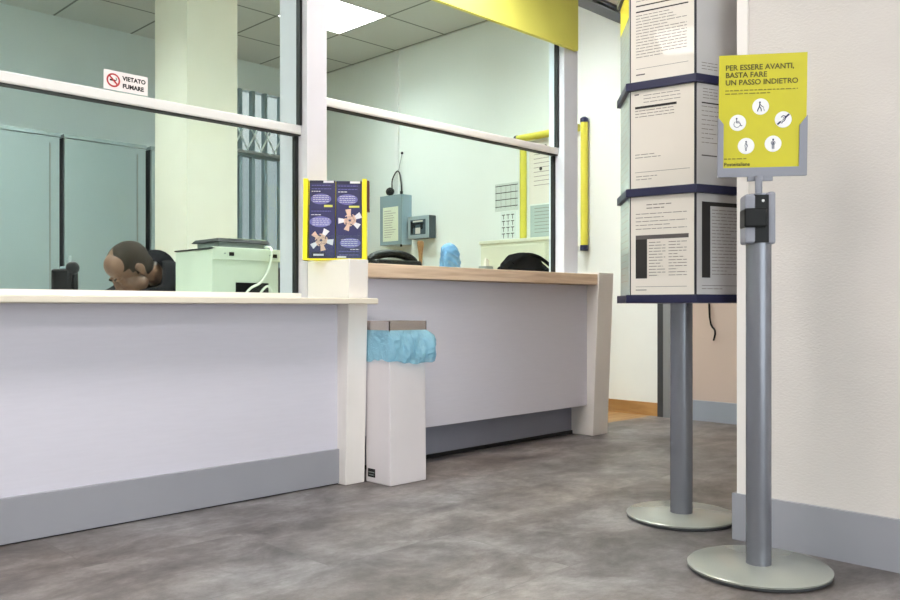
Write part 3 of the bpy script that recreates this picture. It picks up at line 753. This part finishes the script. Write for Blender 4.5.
# ------------------------------------------------------------------ office furniture: desk, cabinets
t = thing('office_desk', 'grey L-shaped office desk hidden behind the left counter', 'desk', (1.0, 3.4, 0))
MB().box((-0.5, 3.0, 0.69), (2.34, 3.76, 0.72)).box((0.7, 3.76, 0.69), (1.84, 4.5, 0.72)).build('desktop', M_desk, t)
for x, y in ((-0.45, 3.05), (2.26, 3.05), (-0.45, 3.68), (2.26, 3.68), (0.74, 4.4), (1.76, 4.4)):
    MB().box((x, y, 0), (x+.05, y+.05, .69)).build('leg', M_grey, t)
def cabinet(x0, x1, z1, label, split):
    y0, y1 = 6.10, 6.60
    t = thing('storage_cabinet', label, 'cabinet', ((x0+x1)/2, 6.35, 0), group='office cabinets on the back wall')
    MB().box((x0, y0+.02, 0), (x1, y1, z1)).build('body', M_cabgap, t)
    MB().box((x0, y0-.005, z1), (x1, y1, z1+.025)).build('top', M_cab, t)
    n = split
    for k in range(n):
        a = x0+(x1-x0)*k/n; b = x0+(x1-x0)*(k+1)/n
        d = MB().box((a+.006, y0, .03), (b-.006, y0+.019, z1-.004)).build('door', M_cab, t, bevel=0.003)
        MB().box((b-.075, y0-.003, .08), (b-.066, y0+.001, z1-.05)).build('door_groove', M_grey, d)
        MB().box((a+.03, y0-.02, .95), (a+.045, y0, 1.07)).build('handle', M_silver, d)
cabinet(0.98, 2.235, 1.90, 'glossy blue-grey cabinet at the left edge of the window view', 1)
cabinet(2.258, 2.862, 1.90, 'blue-grey cabinet behind the bent-over man', 1)
cabinet(2.895, 3.55, 1.90, 'blue-grey cabinet half hidden by the square column', 1)

# machine on the desk
t = thing('counter_machine', 'pale green-grey boxy desk machine behind left glass, right of the man', 'office machine', (2.05, 3.52, 0.72))
MB().box((1.877, 3.362, .722), (2.222, 3.70, .962)).build('body', M_beigemachine, t, bevel=0.004)
m = MB(); m.box((1.874, 3.350, .915), (2.226, 3.362, .972)); m.build('front_lip', M_beigemachine, t, bevel=0.003)
m = MB(); m.box((1.872, 3.350, .962), (1.885, 3.70, .968)); m.build('top_edge', M_black, t)
m = MB(); m.box((1.995, 3.358, .722), (2.165, 3.364, .815)); m.build('paper_slot', M_black, t)
for x in (1.955, 2.180): m = MB().box((x, 3.347, .933), (x+.024, 3.352, .950)).build('button', M_black, t)
for x in (1.930, 2.163): MB().box((x, 3.348, .941), (x+.008, 3.351, .946)).build('indicator', M_grey, t)
MB().box((1.894, 3.352, .722), (1.922, 3.364, .752)).build('foot', M_black, t)
MB().box((2.205, 3.352, .722), (2.215, 3.364, .765)).build('foot', M_black, t)
t = thing('flat_scanner', 'flat dark-topped tray device lying on top of the boxy machine', 'scanner', (2.03, 3.52, 0.963))
MB().box((1.945, 3.42, .968), (2.18, 3.62, 1.000)).build('body', M_grey, t, bevel=0.003)
MB().hexa([(1.925, 3.40, 1.000), (2.20, 3.40, 1.000), (2.20, 3.64, 1.000), (1.925, 3.64, 1.000), (1.94, 3.41, 1.016), (2.195, 3.41, 1.016), (2.195, 3.63, 1.016), (1.94, 3.63, 1.016)]).build('lid', M_black, t)
MB().box((2.00, 3.415, 1.016), (2.19, 3.60, 1.020)).build('glass_bed', M_beigemachine, t)
pts = [Vector(p) for p in ((2.175, 3.40, .985), (2.172, 3.345, .975), (2.160, 3.330, .92), (2.135, 3.325, .86), (2.10, 3.325, .815), (2.05, 3.325, .79), (2.02, 3.325, .755), (2.03, 3.325, .728), (2.08, 3.325, .74), (2.11, 3.325, .78), (2.135, 3.32, .80), (2.155, 3.32, .78), (2.15, 3.32, .735), (2.12, 3.31, .724))]
def smooth_path(pts, k=4):
    out = []
    for i in range(len(pts)-1):
        p0, p1, p2, p3 = pts[max(i-1, 0)], pts[i], pts[i+1], pts[min(i+2, len(pts)-1)]
        for j in range(k):
            s = j/k
            out.append(0.5*((2*p1)+(p2-p0)*s+(2*p0-5*p1+4*p2-p3)*s*s+(3*p1-p0-3*p2+p3)*s**3))
    out.append(pts[-1]); return out
tag(MB().tube(smooth_path(pts), .0055).build('cable', M_pale, smooth=True), 'pale looped cable hanging down the front of the boxy machine', 'cable')

# black desk device at the left
t = thing('desk_device', 'small black upright device with round head peeking above the left ledge', 'desk device', (1.20, 3.2, .72))
DM = frame((1.196, 3.21, .72), R, UP)
MB(DM).box((-.045, 0, -.03), (.028, .125, .03)).build('body', M_black, t, bevel=0.010)
MB(DM).tube([(.030, .0, 0), (.034, .06, 0), (.033, .115, 0)], .011, 10).build('stem', M_black, t, smooth=True)
MB(DM).ball((.030, .128, .012), (.025, .025, .02), 20, 14).build('round_head', M_black, t, smooth=True)
MB(DM).box((-.015, .125, -.02), (.016, .133, .02)).build('top_cap', M_silver, t, bevel=0.003)

# ------------------------------------------------------------------ things behind the right window
t = thing('carry_case', 'black case with arched carrying handle on oak worktop behind the leaflet holder', 'case', (2.79, 3.2, .884))
Yc = 3.2
MB().hexa([(2.63, Yc-.07, .885), (2.95, Yc-.07, .885), (2.95, Yc+.07, .885), (2.63, Yc+.07, .885), (2.64, Yc-.055, .940), (2.94, Yc-.055, .940), (2.94, Yc+.055, .940), (2.64, Yc+.055, .940)]).build('body', M_black, t, bevel=0.008)
arc = [Vector((2.79-.140*math.cos(a), Yc, .930+.044*math.sin(a))) for a in [math.pi*i/14 for i in range(15)]]
MB().tube(arc, [.028-.008*math.sin(math.pi*i/14) for i in range(15)], 10).build('handle', M_black, t, smooth=True)
t = thing('hand_stamp', 'slim wooden-handled tool standing upright just right of the black case', 'stamp', (3.03, 3.25, .884))
MB().box((3.012, 3.232, .885), (3.048, 3.268, .905)).build('stamp_base', M_black, t)
MB().lathe([(.009, .905), (.010, .96), (.013, 1.00), (.018, 1.03), (.019, 1.045), (.013, 1.055)], 3.03, 3.25, 18).build('handle', M_woodhandle, t, smooth=True)
# crumpled blue bundle
m = MB(); n = 48; rows = 18; rings = []
for j in range(rows):
    f = j/(rows-1); z = .885+.165*f
    rx = .066*(1-.18*f)*math.sqrt(max(0.02, 1-f**7)); ry = .045*math.sqrt(max(0.02, 1-f**4))
    rings.append([m.v((3.20-.004*f+rx*(1+.07*math.sin(3*a+.35*j)+.06*math.sin(11*a+.2*j)+.05*math.sin(17*a-.5*j)+random.uniform(-.04, .04))*math.cos(a), 3.2+ry*(1+.12*math.sin(4*a+1.5*j)+random.uniform(-.05, .05))*math.sin(a), z)) for a in [2*math.pi*i/n for i in range(n)]])
for a, b in zip(rings, rings[1:]):
    for i in range(n): m.face([a[i], a[(i+1) % n], b[(i+1) % n], b[i]])
m.face(rings[0][::-1]); m.face(rings[-1])
tag(m.build('plastic_bag', M_bluecloth, smooth=True), 'crumpled pale blue bag standing on the oak worktop behind the glass', 'bag')
t = thing('pen_holder', 'small grey open box of slips between the blue bag and black pouch', 'desk box', (3.42, 3.15, .884))
MB().hexa([(3.385, 3.11, .885), (3.455, 3.11, .885), (3.455, 3.17, .885), (3.385, 3.17, .885), (3.39, 3.115, .93), (3.45, 3.115, .93), (3.45, 3.165, .93), (3.39, 3.165, .93)]).build('box', M_grey, t)
MB().hexa([(3.40, 3.125, .92), (3.43, 3.125, .92), (3.43, 3.14, .92), (3.40, 3.14, .92), (3.41, 3.13, .975), (3.435, 3.13, .965), (3.435, 3.14, .965), (3.41, 3.14, .975)]).build('slip', M_paper, t)
# black pouch
m = MB(); n = 36; rings = []
for j in range(9):
    f = j/8; z = .885+.125*f
    ring = []
    for i in range(n):
        a = 2*math.pi*i/n; ca, sa = math.cos(a), math.sin(a)
        prof_ = math.sqrt(max(.01, 1-f**2.2))
        rx = .20*(0.55+.45*prof_) if f < 1 else .09
        rx = .222*prof_**.9*(1-.15*f)
        ry = .055*prof_
        wv = 1+.09*math.sin(3*a+.6*j)+.08*math.sin(7*a-j)+random.uniform(-.05, .05)
        ring.append(m.v((3.715+rx*wv*ca, 3.12+ry*wv*sa, z+.010*math.sin(5*a)*f)))
    rings.append(ring)
for a, b in zip(rings, rings[1:]):
    for i in range(n): m.face([a[i], a[(i+1) % n], b[(i+1) % n], b[i]])
m.face(rings[0][::-1]); m.face(rings[-1])
t = thing('pouch', 'slumped black fabric pouch at the right end of the oak worktop', 'pouch', (3.715, 3.12, .884))
m.build('body', M_blackcloth, t, smooth=True)
MB().tube(smooth_path([Vector((3.58, 3.08, .95)), Vector((3.63, 3.08, .985)), Vector((3.69, 3.09, 1.004)), Vector((3.75, 3.09, 1.008)), Vector((3.82, 3.08, .992)), Vector((3.90, 3.07, .950))]), .010, 8).build('strap', M_blackcloth, t, smooth=True)
MB().box((3.535, 3.06, .886), (3.57, 3.066, .912)).build('tag', M_paper, t)
# cream low cabinet
t = thing('low_cabinet', 'plain cream low cabinet against the office wall below the yellow-framed board', 'cabinet', (4.67, 3.93, 0))
MB().box((4.585, 3.62, 0.05), (4.735, 4.26, 1.17)).build('body', mat('cream_cabinet', (214, 214, 192), 0.5), t)
MB().box((4.575, 3.61, 1.17), (4.738, 4.27, 1.195)).build('top', MATS['cream_cabinet'], t, bevel=0.003)
MB().box((4.60, 3.64, 0), (4.735, 4.24, 0.05)).build('plinth', M_grey, t)
MB().box((4.573, 3.64, 0.08), (4.585, 4.24, 1.15)).build('door', MATS['cream_cabinet'], t, bevel=0.002)
# yellow framed notice board on X = 4.8
t = thing('notice_board', 'notice board with yellow side bars and navy end caps on the office wall', 'notice board', (4.79, 3.74, 1.1))
MB().box((4.785, 3.46, 1.13), (4.799, 4.03, 1.97)).build('backing', mat('board_white', (222, 226, 220), 0.5), t)
def bar_v(y, nm='side_bar', zt=1.985, cap=True):
    b = MB().lathe([(.026, 1.13), (.026, zt)], 4.770, y, 16).build(nm, M_boardyellow, t, smooth=True)
    if cap: MB().lathe([(.028, 1.985), (.029, 1.995), (.028, 2.012), (.015, 2.022)], 4.769, y, 16).build('end_cap', M_navy, b, smooth=True)
    MB().lathe([(.028, 1.098), (.029, 1.11), (.028, 1.135)], 4.769, y, 16).build('end_cap', M_navy, b, smooth=True)
bar_v(3.455); bar_v(4.005, zt=1.93, cap=False)
m = MB(); m.tube([(4.768, 3.50, 1.955), (4.768, 4.055, 1.955)], .026, 14); tb = m.build('top_bar', M_boardyellow, t, smooth=True)
MB().tube([(4.768, 4.055, 1.955), (4.768, 4.075, 1.955)], .028, 14).build('end_cap', M_navy, tb, smooth=True)
def wall_sheet(name, y0, y1, z0, z1, lines, label, cat, xoff=4.784, base=None):
    Mx = frame((xoff, (y0+y1)/2, (z0+z1)/2), (0, -1, 0), UP); m = MB(Mx); w, h = (y1-y0)/2, (z1-z0)/2
    m.box((-w, -h, -.001), (w, h, 0))
    lines(m, w, h)
    return tag(m.build(name, [base or M_paper, M_ink, M_inkblack, M_inkmid], None, fix=False), label, cat)
def L1(m, w, h):
    for k in range(9):
        m.mi = 1; m.quad(-w*.8, h*.7-k*h*.14, w*random.uniform(.2, .8), h*.7-k*h*.14+.004, .0008)
    for (x, y) in ((-.3, .78), (-.5, .1), (.2, -.7), (.4, -.76)):
        m.mi = 2; m.disc(w*x, h*y, .014, .0012, 12)
    m.mi = 3; m.quad(w*.1, -h*.3, w*.7, -h*.02, .001); m.mi = 0
def L2(m, w, h):
    for k in range(8):
        m.mi = 1; m.quad(-w*.8, h*.8-k*h*.2, w*.7, h*.8-k*h*.2+.004, .0008)
    m.mi = 0
wall_sheet('poster', 3.52, 3.96, 1.46, 1.92, L1, 'white poster with small black marks, upper sheet in the yellow-framed board', 'poster')
wall_sheet('poster', 3.54, 3.95, 1.20, 1.45, L2, 'grey-green printed sheet, lower one in the yellow-framed board', 'poster', base=mat('grey_green_sheet', (164, 178, 172), 0.6))
def L3(m, w, h):
    for k in range(4):
        m.mi = 2; m.quad(-w*.95, h*.8-k*h*.5, w*.95, h*.8-k*h*.5+.006, .0008)
    for k in range(5):
        m.mi = 1; m.quad(-w*.9+k*w*.42, -h*.8, -w*.9+k*w*.42+.003, h*.8, .0006)
    m.mi = 0
wall_sheet('wall_calendar', 4.075, 4.31, 1.435, 1.645, L3, 'ruled paper chart pinned to the wall left of the yellow-framed board', 'chart', 4.797, base=mat('grey_chart_paper', (198, 206, 200), 0.6))
def L4(m, w, h):
    for i in range(3):
        for k in range(4):
            m.mi = 2; m.quad(-w*.85+i*w*.6, h*.7-k*h*.5, -w*.85+i*w*.6+w*.45, h*.7-k*h*.5+.006, .0008)
            m.quad(-w*.65+i*w*.6, h*.7-k*h*.5-.03, -w*.65+i*w*.6+.006, h*.7-k*h*.5, .0008)
    m.mi = 0
wall_sheet('wall_calendar', 4.10, 4.25, 1.24, 1.43, L4, 'small sheet of black marks on the wall, directly below the ruled chart', 'chart', 4.797, base=mat('pale_chart_paper', (216, 224, 220), 0.6))
# grey metal box with paper, trunking, plug, silver panel
t = thing('junction_box', 'grey metal wall box with a paper list on its door, behind the right window', 'wall box', (4.74, 5.39, 1.23))
MB().box((4.69, 5.258, 1.235), (4.80, 5.53, 1.655)).build('body', M_steelgrey, t)
dr = MB().box((4.678, 5.258, 1.235), (4.69, 5.53, 1.655)).build('door', M_boxgrey, t, bevel=0.002)
m = MB(frame((4.6765, 5.39, 1.41), (0, -1, 0), UP)); m.box((-.098, -.145, -.001), (.098, .145, 0)); m.mi = 1
for k in range(12): m.quad(-.08, .11-k*.02, random.uniform(0, .08), .114-k*.02, .0006)
m.build('paper_list', [mat('cream_paper', (222, 224, 200), 0.6), M_ink], dr, fix=False)
MB().tube([(4.72, 5.30, 1.655), (4.72, 5.30, 1.685)], .012, 10).build('cable_gland', M_black, t)
MB().tube([(4.70, 5.28, 1.215), (4.70, 5.28, 1.236)], .010, 10).build('cable_gland', M_black, t)
tag(MB().box((4.782, 5.415, 1.66), (4.799, 5.465, ZO)).build('cable_trunking', M_white, bevel=0.003), 'slim white cable trunking rising from the grey box to the ceiling', 'cable trunking')
t = thing('plug_lead', 'black plug on a thin wire dangling above the grey metal box', 'plug', (4.72, 5.42, 1.66))
MB().ball((4.715, 5.44, 1.695), (.03, .045, .036), 16, 12).build('plug', M_black, t, smooth=True)
MB().tube(smooth_path([Vector((4.73, 5.43, 1.72)), Vector((4.75, 5.45, 1.80)), Vector((4.765, 5.41, 1.87)), Vector((4.775, 5.38, 1.84)), Vector((4.785, 5.37, 1.70)), Vector((4.78, 5.38, 1.66))]), .006, 6).build('wire', M_black, t, smooth=True)
MB().tube([(4.775, 5.40, 1.865), (4.79, 5.37, 2.02)], .003, 6).build('string', M_grey, t)
MB().ball((4.79, 5.37, 2.025), (.01, .012, .012), 10, 8).build('hook', M_black, t)
t = thing('wall_panel', 'silver-framed little display on the wall, right of the grey metal box', 'wall display', (4.75, 5.04, 1.27))
MB().box((4.725, 4.965, 1.275), (4.80, 5.215, 1.46)).build('body', mat('dark_side', (58, 70, 76), 0.5), t)
m = MB(); m.box((4.715, 4.965, 1.275), (4.725, 5.215, 1.46)); m.build('bezel', M_silver, t, bevel=0.003)
m = MB(frame((4.7145, 5.09, 1.3675), (0, -1, 0), UP)); m.box((-.092, -.062, -.001), (.092, .062, 0)); m.mi = 1
m.quad(-.07, .02, .07, .035, .0008); m.quad(-.06, -.005, -.03, .02, .0008); m.quad(.03, -.02, .06, .02, .0008); m.quad(-.085, -.05, -.06, .05, .0008)
m.mi = 2; m.quad(-.03, -.055, .03, -.005, .0008); m.quad(-.06, .042, .06, .055, .0008)
m.build('screen', [mat('lcd_dark', (62, 78, 88), 0.3), M_black, M_paper], t, fix=False)
# dark cable on the far hall wall
tag(MB().tube(smooth_path([Vector((4.79, 2.53, 1.45)), Vector((4.785, 2.53, 1.0)), Vector((4.785, 2.525, .64)), Vector((4.785, 2.49, .56)), Vector((4.785, 2.50, .50))]), .006, 6).build('wall_cable', M_black, smooth=True),
    'thin black cable hanging on the beige wall behind the drum stand', 'cable')

# ------------------------------------------------------------------ the man
def skin_mesh(verts, edges, radii, sub=2):
    me = bpy.data.meshes.new('skin_tmp'); me.from_pydata([Vector(v) for v in verts], edges, [])
    o = bpy.data.objects.new('skin_tmp', me); C.objects.link(o)
    md = o.modifiers.new('s', 'SKIN'); md.use_smooth_shade = True
    for i, r in enumerate(radii):
        r = r if isinstance(r, tuple) else (r, r)
        me.skin_vertices[0].data[i].radius = r
    me.skin_vertices[0].data[0].use_root = True
    if sub:
        sb = o.modifiers.new('u', 'SUBSURF'); sb.levels = sub; sb.render_levels = sub
    dg = bpy.context.evaluated_depsgraph_get()
    out = bpy.data.meshes.new_from_object(o.evaluated_get(dg)); bpy.data.objects.remove(o); return out
def remesh(bm, voxel, smooth_n=4):
    me = bpy.data.meshes.new('rm'); bm.to_mesh(me); bm.free()
    o = bpy.data.objects.new('rm', me); C.objects.link(o)
    md = o.modifiers.new('r', 'REMESH'); md.mode = 'VOXEL'; md.voxel_size = voxel
    if smooth_n:
        sm = o.modifiers.new('sm', 'SMOOTH'); sm.factor = 0.5; sm.iterations = smooth_n
    dg = bpy.context.evaluated_depsgraph_get()
    out = bpy.data.meshes.new_from_object(o.evaluated_get(dg)); bpy.data.objects.remove(o); return out
I4 = Matrix.Identity(4)
HC = Vector((1.80, 4.02, 0.893))                       # head centre
fwd = (-R*0.66 - F*0.75).normalized()
HMx = Matrix.Translation(HC) @ Matrix((fwd, UP.cross(fwd), UP)).transposed().to_4x4() @ Matrix.Rotation(math.radians(40), 4, 'Y') @ Matrix.Scale(1.10, 4)
# head: +x face, +y left, +z crown
m = MB(HMx)
m.ball((-.012, 0, .030), (.098, .077, .085), 32, 24)      # cranium
m.ball((.030, 0, .045), (.062, .066, .060), 24, 18)       # forehead
m.ball((.035, 0, -.050), (.058, .056, .070), 24, 18)      # face
m.ball((.058, 0, -.095), (.034, .034, .026), 16, 12)      # chin
for s in (-1, 1):
    m.ball((.020, .045*s, -.070), (.040, .020, .032), 16, 12)    # jaw
    m.ball((.066, .030*s, -.035), (.022, .020, .018), 14, 10)    # cheek
    m.ball((.082, .026*s, .006), (.014, .026, .009), 14, 10)     # brow
    m.ball((-.006, .079*s, -.012), (.017, .008, .030), 14, 10)   # ear
    m.ball((-.012, .086*s, -.004), (.014, .006, .020), 12, 8)
    m.ball((.0765, .028*s, -.011), (.0135, .0145, .0105), 14, 10)   # lowered eyelid
    m.ball((.096, .012*s, -.046), (.011, .009, .008), 10, 8)     # nostril
m.ball((.093, 0, -.022), (.014, .010, .026), 14, 10)
m.ball((.106, 0, -.040), (.013, .011, .011), 12, 10)       # nose tip
m.ball((.090, 0, -.070), (.010, .024, .006), 12, 8); m.ball((.088, 0, -.080), (.010, .021, .006), 12, 8)   # lips
nb = HMx @ Vector((-.050, 0, -.070))
m.M = Matrix.Identity(4)
SHL, SHR = Vector((2.00, 3.92, .868)), Vector((2.02, 4.28, .868))
ELL, ELR = Vector((1.92, 3.855, .772)), Vector((1.88, 4.36, .772))
WRL, WRR = Vector((1.76, 3.93, .751)), Vector((1.74, 4.22, .751))
PEL = Vector((2.46, 4.12, .565)); SPN = Vector((2.30, 4.11, .73)); CHE = Vector((2.09, 4.10, .850)); NEK = Vector((1.955, 4.075, .888))
verts = [PEL, SPN, CHE, NEK, nb, HC, SHL, ELL, WRL, SHR, ELR, WRR]
edges = [(0, 1), (1, 2), (2, 3), (3, 4), (4, 5), (2, 6), (6, 7), (7, 8), (2, 9), (9, 10), (10, 11)]
radii = [.10, .10, .105, .062, .056, .05, .058, .040, .024, .058, .040, .024]
hipL, hipR = Vector((2.44, 4.03, .53)), Vector((2.44, 4.21, .53))
knL, knR = Vector((2.04, 3.98, .525)), Vector((2.04, 4.26, .525))
anL, anR = Vector((2.08, 3.98, .10)), Vector((2.08, 4.26, .10))
verts += [hipL, knL, anL, hipR, knR, anR]; b0 = 12
edges += [(0, 12), (12, 13), (13, 14), (0, 15), (15, 16), (16, 17)]
radii += [.085, .058, .038, .085, .058, .038]
m.mesh(skin_mesh(verts, edges, radii), I4)
for W_, s in ((WRL, 1), (WRR, -1)):       # hands lying on the desk, fingers pointing away from the man
    d = Vector((-1, 0.12*s, 0)).normalized(); q = Vector((d.y, -d.x, 0))*s    # q: towards the thumb
    q = Vector((0, 1, 0))*s
    P = W_+d*.05+Vector((0, 0, -.004))
    W_ = W_+Vector((0, 0, -.009)); hv = [W_+d*-.01, W_+d*.03, W_+d*.085+Vector((0, 0, -.004))]
    m.mesh(skin_mesh(hv, [(0, 1), (1, 2)], [(.026, .020), (.036, .016), (.038, .013)]), I4)
    for k, (off, ln) in enumerate(((.028, .068), (.010, .078), (-.009, .072), (-.027, .056))):
        a = W_+d*.07+q*off*.8; b = W_+d*.098+q*off; c = b+d*ln*.5+Vector((0, 0, .004)); e = b+d*ln*.85+Vector((0, 0, -.008)); g_ = b+d*ln+Vector((0, 0, -.014))
        m.mesh(skin_mesh([a, b, c, e, g_], [(0, 1), (1, 2), (2, 3), (3, 4)], [.009, .0095, .0088, .008, .0065]), I4)
    a = W_+d*.025+q*.018; b = a+q*.022+d*.022; c = b+d*.03+q*.008; e = c+d*.022-q*.002+Vector((0, 0, -.006))
    m.mesh(skin_mesh([a, b, c, e], [(0, 1), (1, 2), (2, 3)], [.012, .0115, .010, .008]), I4)
body = remesh(m.bm, 0.0042, 5)
bm = bmesh.new(); bm.from_mesh(body); bpy.data.meshes.remove(body)
person = MB(); person.bm.free(); person.bm = bm
po = person.build('person', [M_skin], None, fix=False)
for p in po.data.polygons: p.use_smooth = True
tag(po, 'person with shaved head in a dark jacket, bent over the desk behind the left glass', 'person')
# close-cropped hair: cap over cranium and back of the head
m = MB(HMx)
m.ball((-.014, 0, .031), (.0995, .0785, .0865), 40, 30)
m.ball((-.040, 0, -.015), (.070, .066, .062), 32, 24)
geom = m.bm
for v in list(geom.verts):
    p = HMx.inverted() @ v.co
    front = .060-1.1*max(0, .045-abs(p.y))          # receding over the brow
    if p.z < -.062 or (p.z > .02 and p.x > front) or (-.030 < p.z <= .02 and p.x > .040+(p.z-.02)*.5) or (p.z <= -.030 and p.x > -.022): geom.verts.remove(v)
o = m.build('hair', M_hair, po, smooth=True)
for s in (-1, 1):
    MB(HMx).ball((.074, .028*s, -.017), (.0110, .0115, .0100), 14, 10).build('eye', mat('eye_white', (170, 165, 158), 0.4), po, smooth=True)
    MB(HMx).tube([(.094, .012*s, .006), (.093, .028*s, .010), (.080, .044*s, .006)], [.004, .005, .003], 6).build('eyebrow', M_hair, po, smooth=True)
# jacket
jr = [.125, .128, .130, .080, .078, .050, .029, .078, .050, .029]
jv = [PEL+Vector((0, 0, .02)), SPN, CHE, NEK+Vector((.015, 0, 0)), SHL, ELL, WRL+(ELL-WRL)*.08, SHR, ELR, WRR+(ELR-WRR)*.08]
je = [(0, 1), (1, 2), (2, 3), (2, 4), (4, 5), (5, 6), (2, 7), (7, 8), (8, 9)]
m = MB(); m.mesh(skin_mesh(jv, je, jr), I4); jm = remesh(m.bm, .008, 4)
m = MB(); m.mesh(jm, I4); jo = m.build('jacket', M_blackcloth, po, fix=False)
for p in jo.data.polygons: p.use_smooth = True
tv = [PEL-Vector((0, 0, .005)), hipL, knL, anL+Vector((0, 0, .01)), hipR, knR, anR+Vector((0, 0, .01))]
m = MB(); m.mesh(skin_mesh(tv, [(0, 1), (1, 2), (2, 3), (0, 4), (4, 5), (5, 6)], [.118, .094, .068, .055, .094, .068, .055]), I4); tm = remesh(m.bm, .008, 3)
m = MB(); m.mesh(tm, I4); to = m.build('trousers', M_trousers, po, fix=False)
for p in to.data.polygons: p.use_smooth = True
for A in (anL, anR):
    m = MB(); m.ball((A.x-.075, A.y, .045), (.13, .047, .044), 20, 12); m.ball((A.x, A.y, .075), (.052, .046, .05), 14, 10)
    sm = remesh(m.bm, .008, 2); m = MB(); m.mesh(sm, I4); s_o = m.build('shoe', M_black, po, fix=False)
    for p in s_o.data.polygons: p.use_smooth = True
# collar with pale piping
m = MB()
ax = (NEK-nb).normalized(); a1 = ax.cross(UP).normalized(); a2 = ax.cross(a1)
cc = NEK-ax*.030
rings = []
for off, r in ((-.022, .070), (.0, .082), (.03, .094), (.06, .106)):
    rings.append([m.v(cc+ax*off+a1*r*math.cos(2*math.pi*i/24)+a2*r*math.sin(2*math.pi*i/24)) for i in range(24)])
for a, b in zip(rings, rings[1:]):
    for i in range(24): m.face([a[i], a[(i+1) % 24], b[(i+1) % 24], b[i]])
m.build('collar', M_blackcloth, po, smooth=True)
m = MB(); m.tube(smooth_path([SHL+Vector((-.02, -.055, .055)), SHL+Vector((-.01, -.085, .01)), SHL+Vector((-.03, -.088, -.05))]), .005, 6)
m.build('piping', M_jacketstripe, po, smooth=True)
# his chair
t = thing('office_chair', 'dark office chair under the bent-over man', 'chair', (2.48, 4.12, 0))
MB().box((2.24, 3.87, .385), (2.70, 4.37, .437)).build('seat', M_blackcloth, t, bevel=0.02)
MB().box((2.72, 3.92, .52), (2.77, 4.32, .93)).build('backrest', M_blackcloth, t, bevel=0.02)
MB().tube([(2.62, 4.12, .39), (2.76, 4.12, .40), (2.79, 4.12, .50), (2.78, 4.12, .70)], .018, 8).build('back_support', M_black, t)
MB().lathe([(.028, .07), (.028, .386)], 2.48, 4.12, 16).build('column', M_black, t, smooth=True)
for k in range(5):
    a = 2*math.pi*k/5+.3; e = Vector((2.48+.28*math.cos(a), 4.12+.28*math.sin(a), .062))
    MB().tube([(2.48, 4.12, .085), tuple(e)], [.022, .014], 8).build('leg', M_black, t)
    MB().ball((e.x, e.y, .027), (.027, .027, .027), 12, 8).build('caster', M_black, t, smooth=True)

# ------------------------------------------------------------------ world, camera, view
wd = bpy.data.worlds.new('daylight'); scene.world = wd; wd.use_nodes = True
wd.node_tree.nodes['Background'].inputs[0].default_value = (0.94, 0.97, 1.0, 1)
wd.node_tree.nodes['Background'].inputs[1].default_value = 4.2
cam = bpy.data.cameras.new('camera'); co = bpy.data.objects.new('camera', cam); C.objects.link(co)
cam.sensor_width = 36; cam.lens = 840/900*36; cam.shift_y = 8/900; cam.clip_start = 0.05
co.location = (0, 0, 0.70); co.rotation_euler = (math.radians(90), 0, math.radians(-45))
scene.camera = co
scene.view_settings.view_transform = 'Standard'; scene.view_settings.look = 'None'
scene.view_settings.gamma = 1.0; scene.view_settings.use_curve_mapping = False
scene.view_settings.exposure = 0.0
scene.cycles.max_bounces = 10; scene.cycles.diffuse_bounces = 6; scene.cycles.transparent_max_bounces = 16
scene.cycles.use_denoising = True
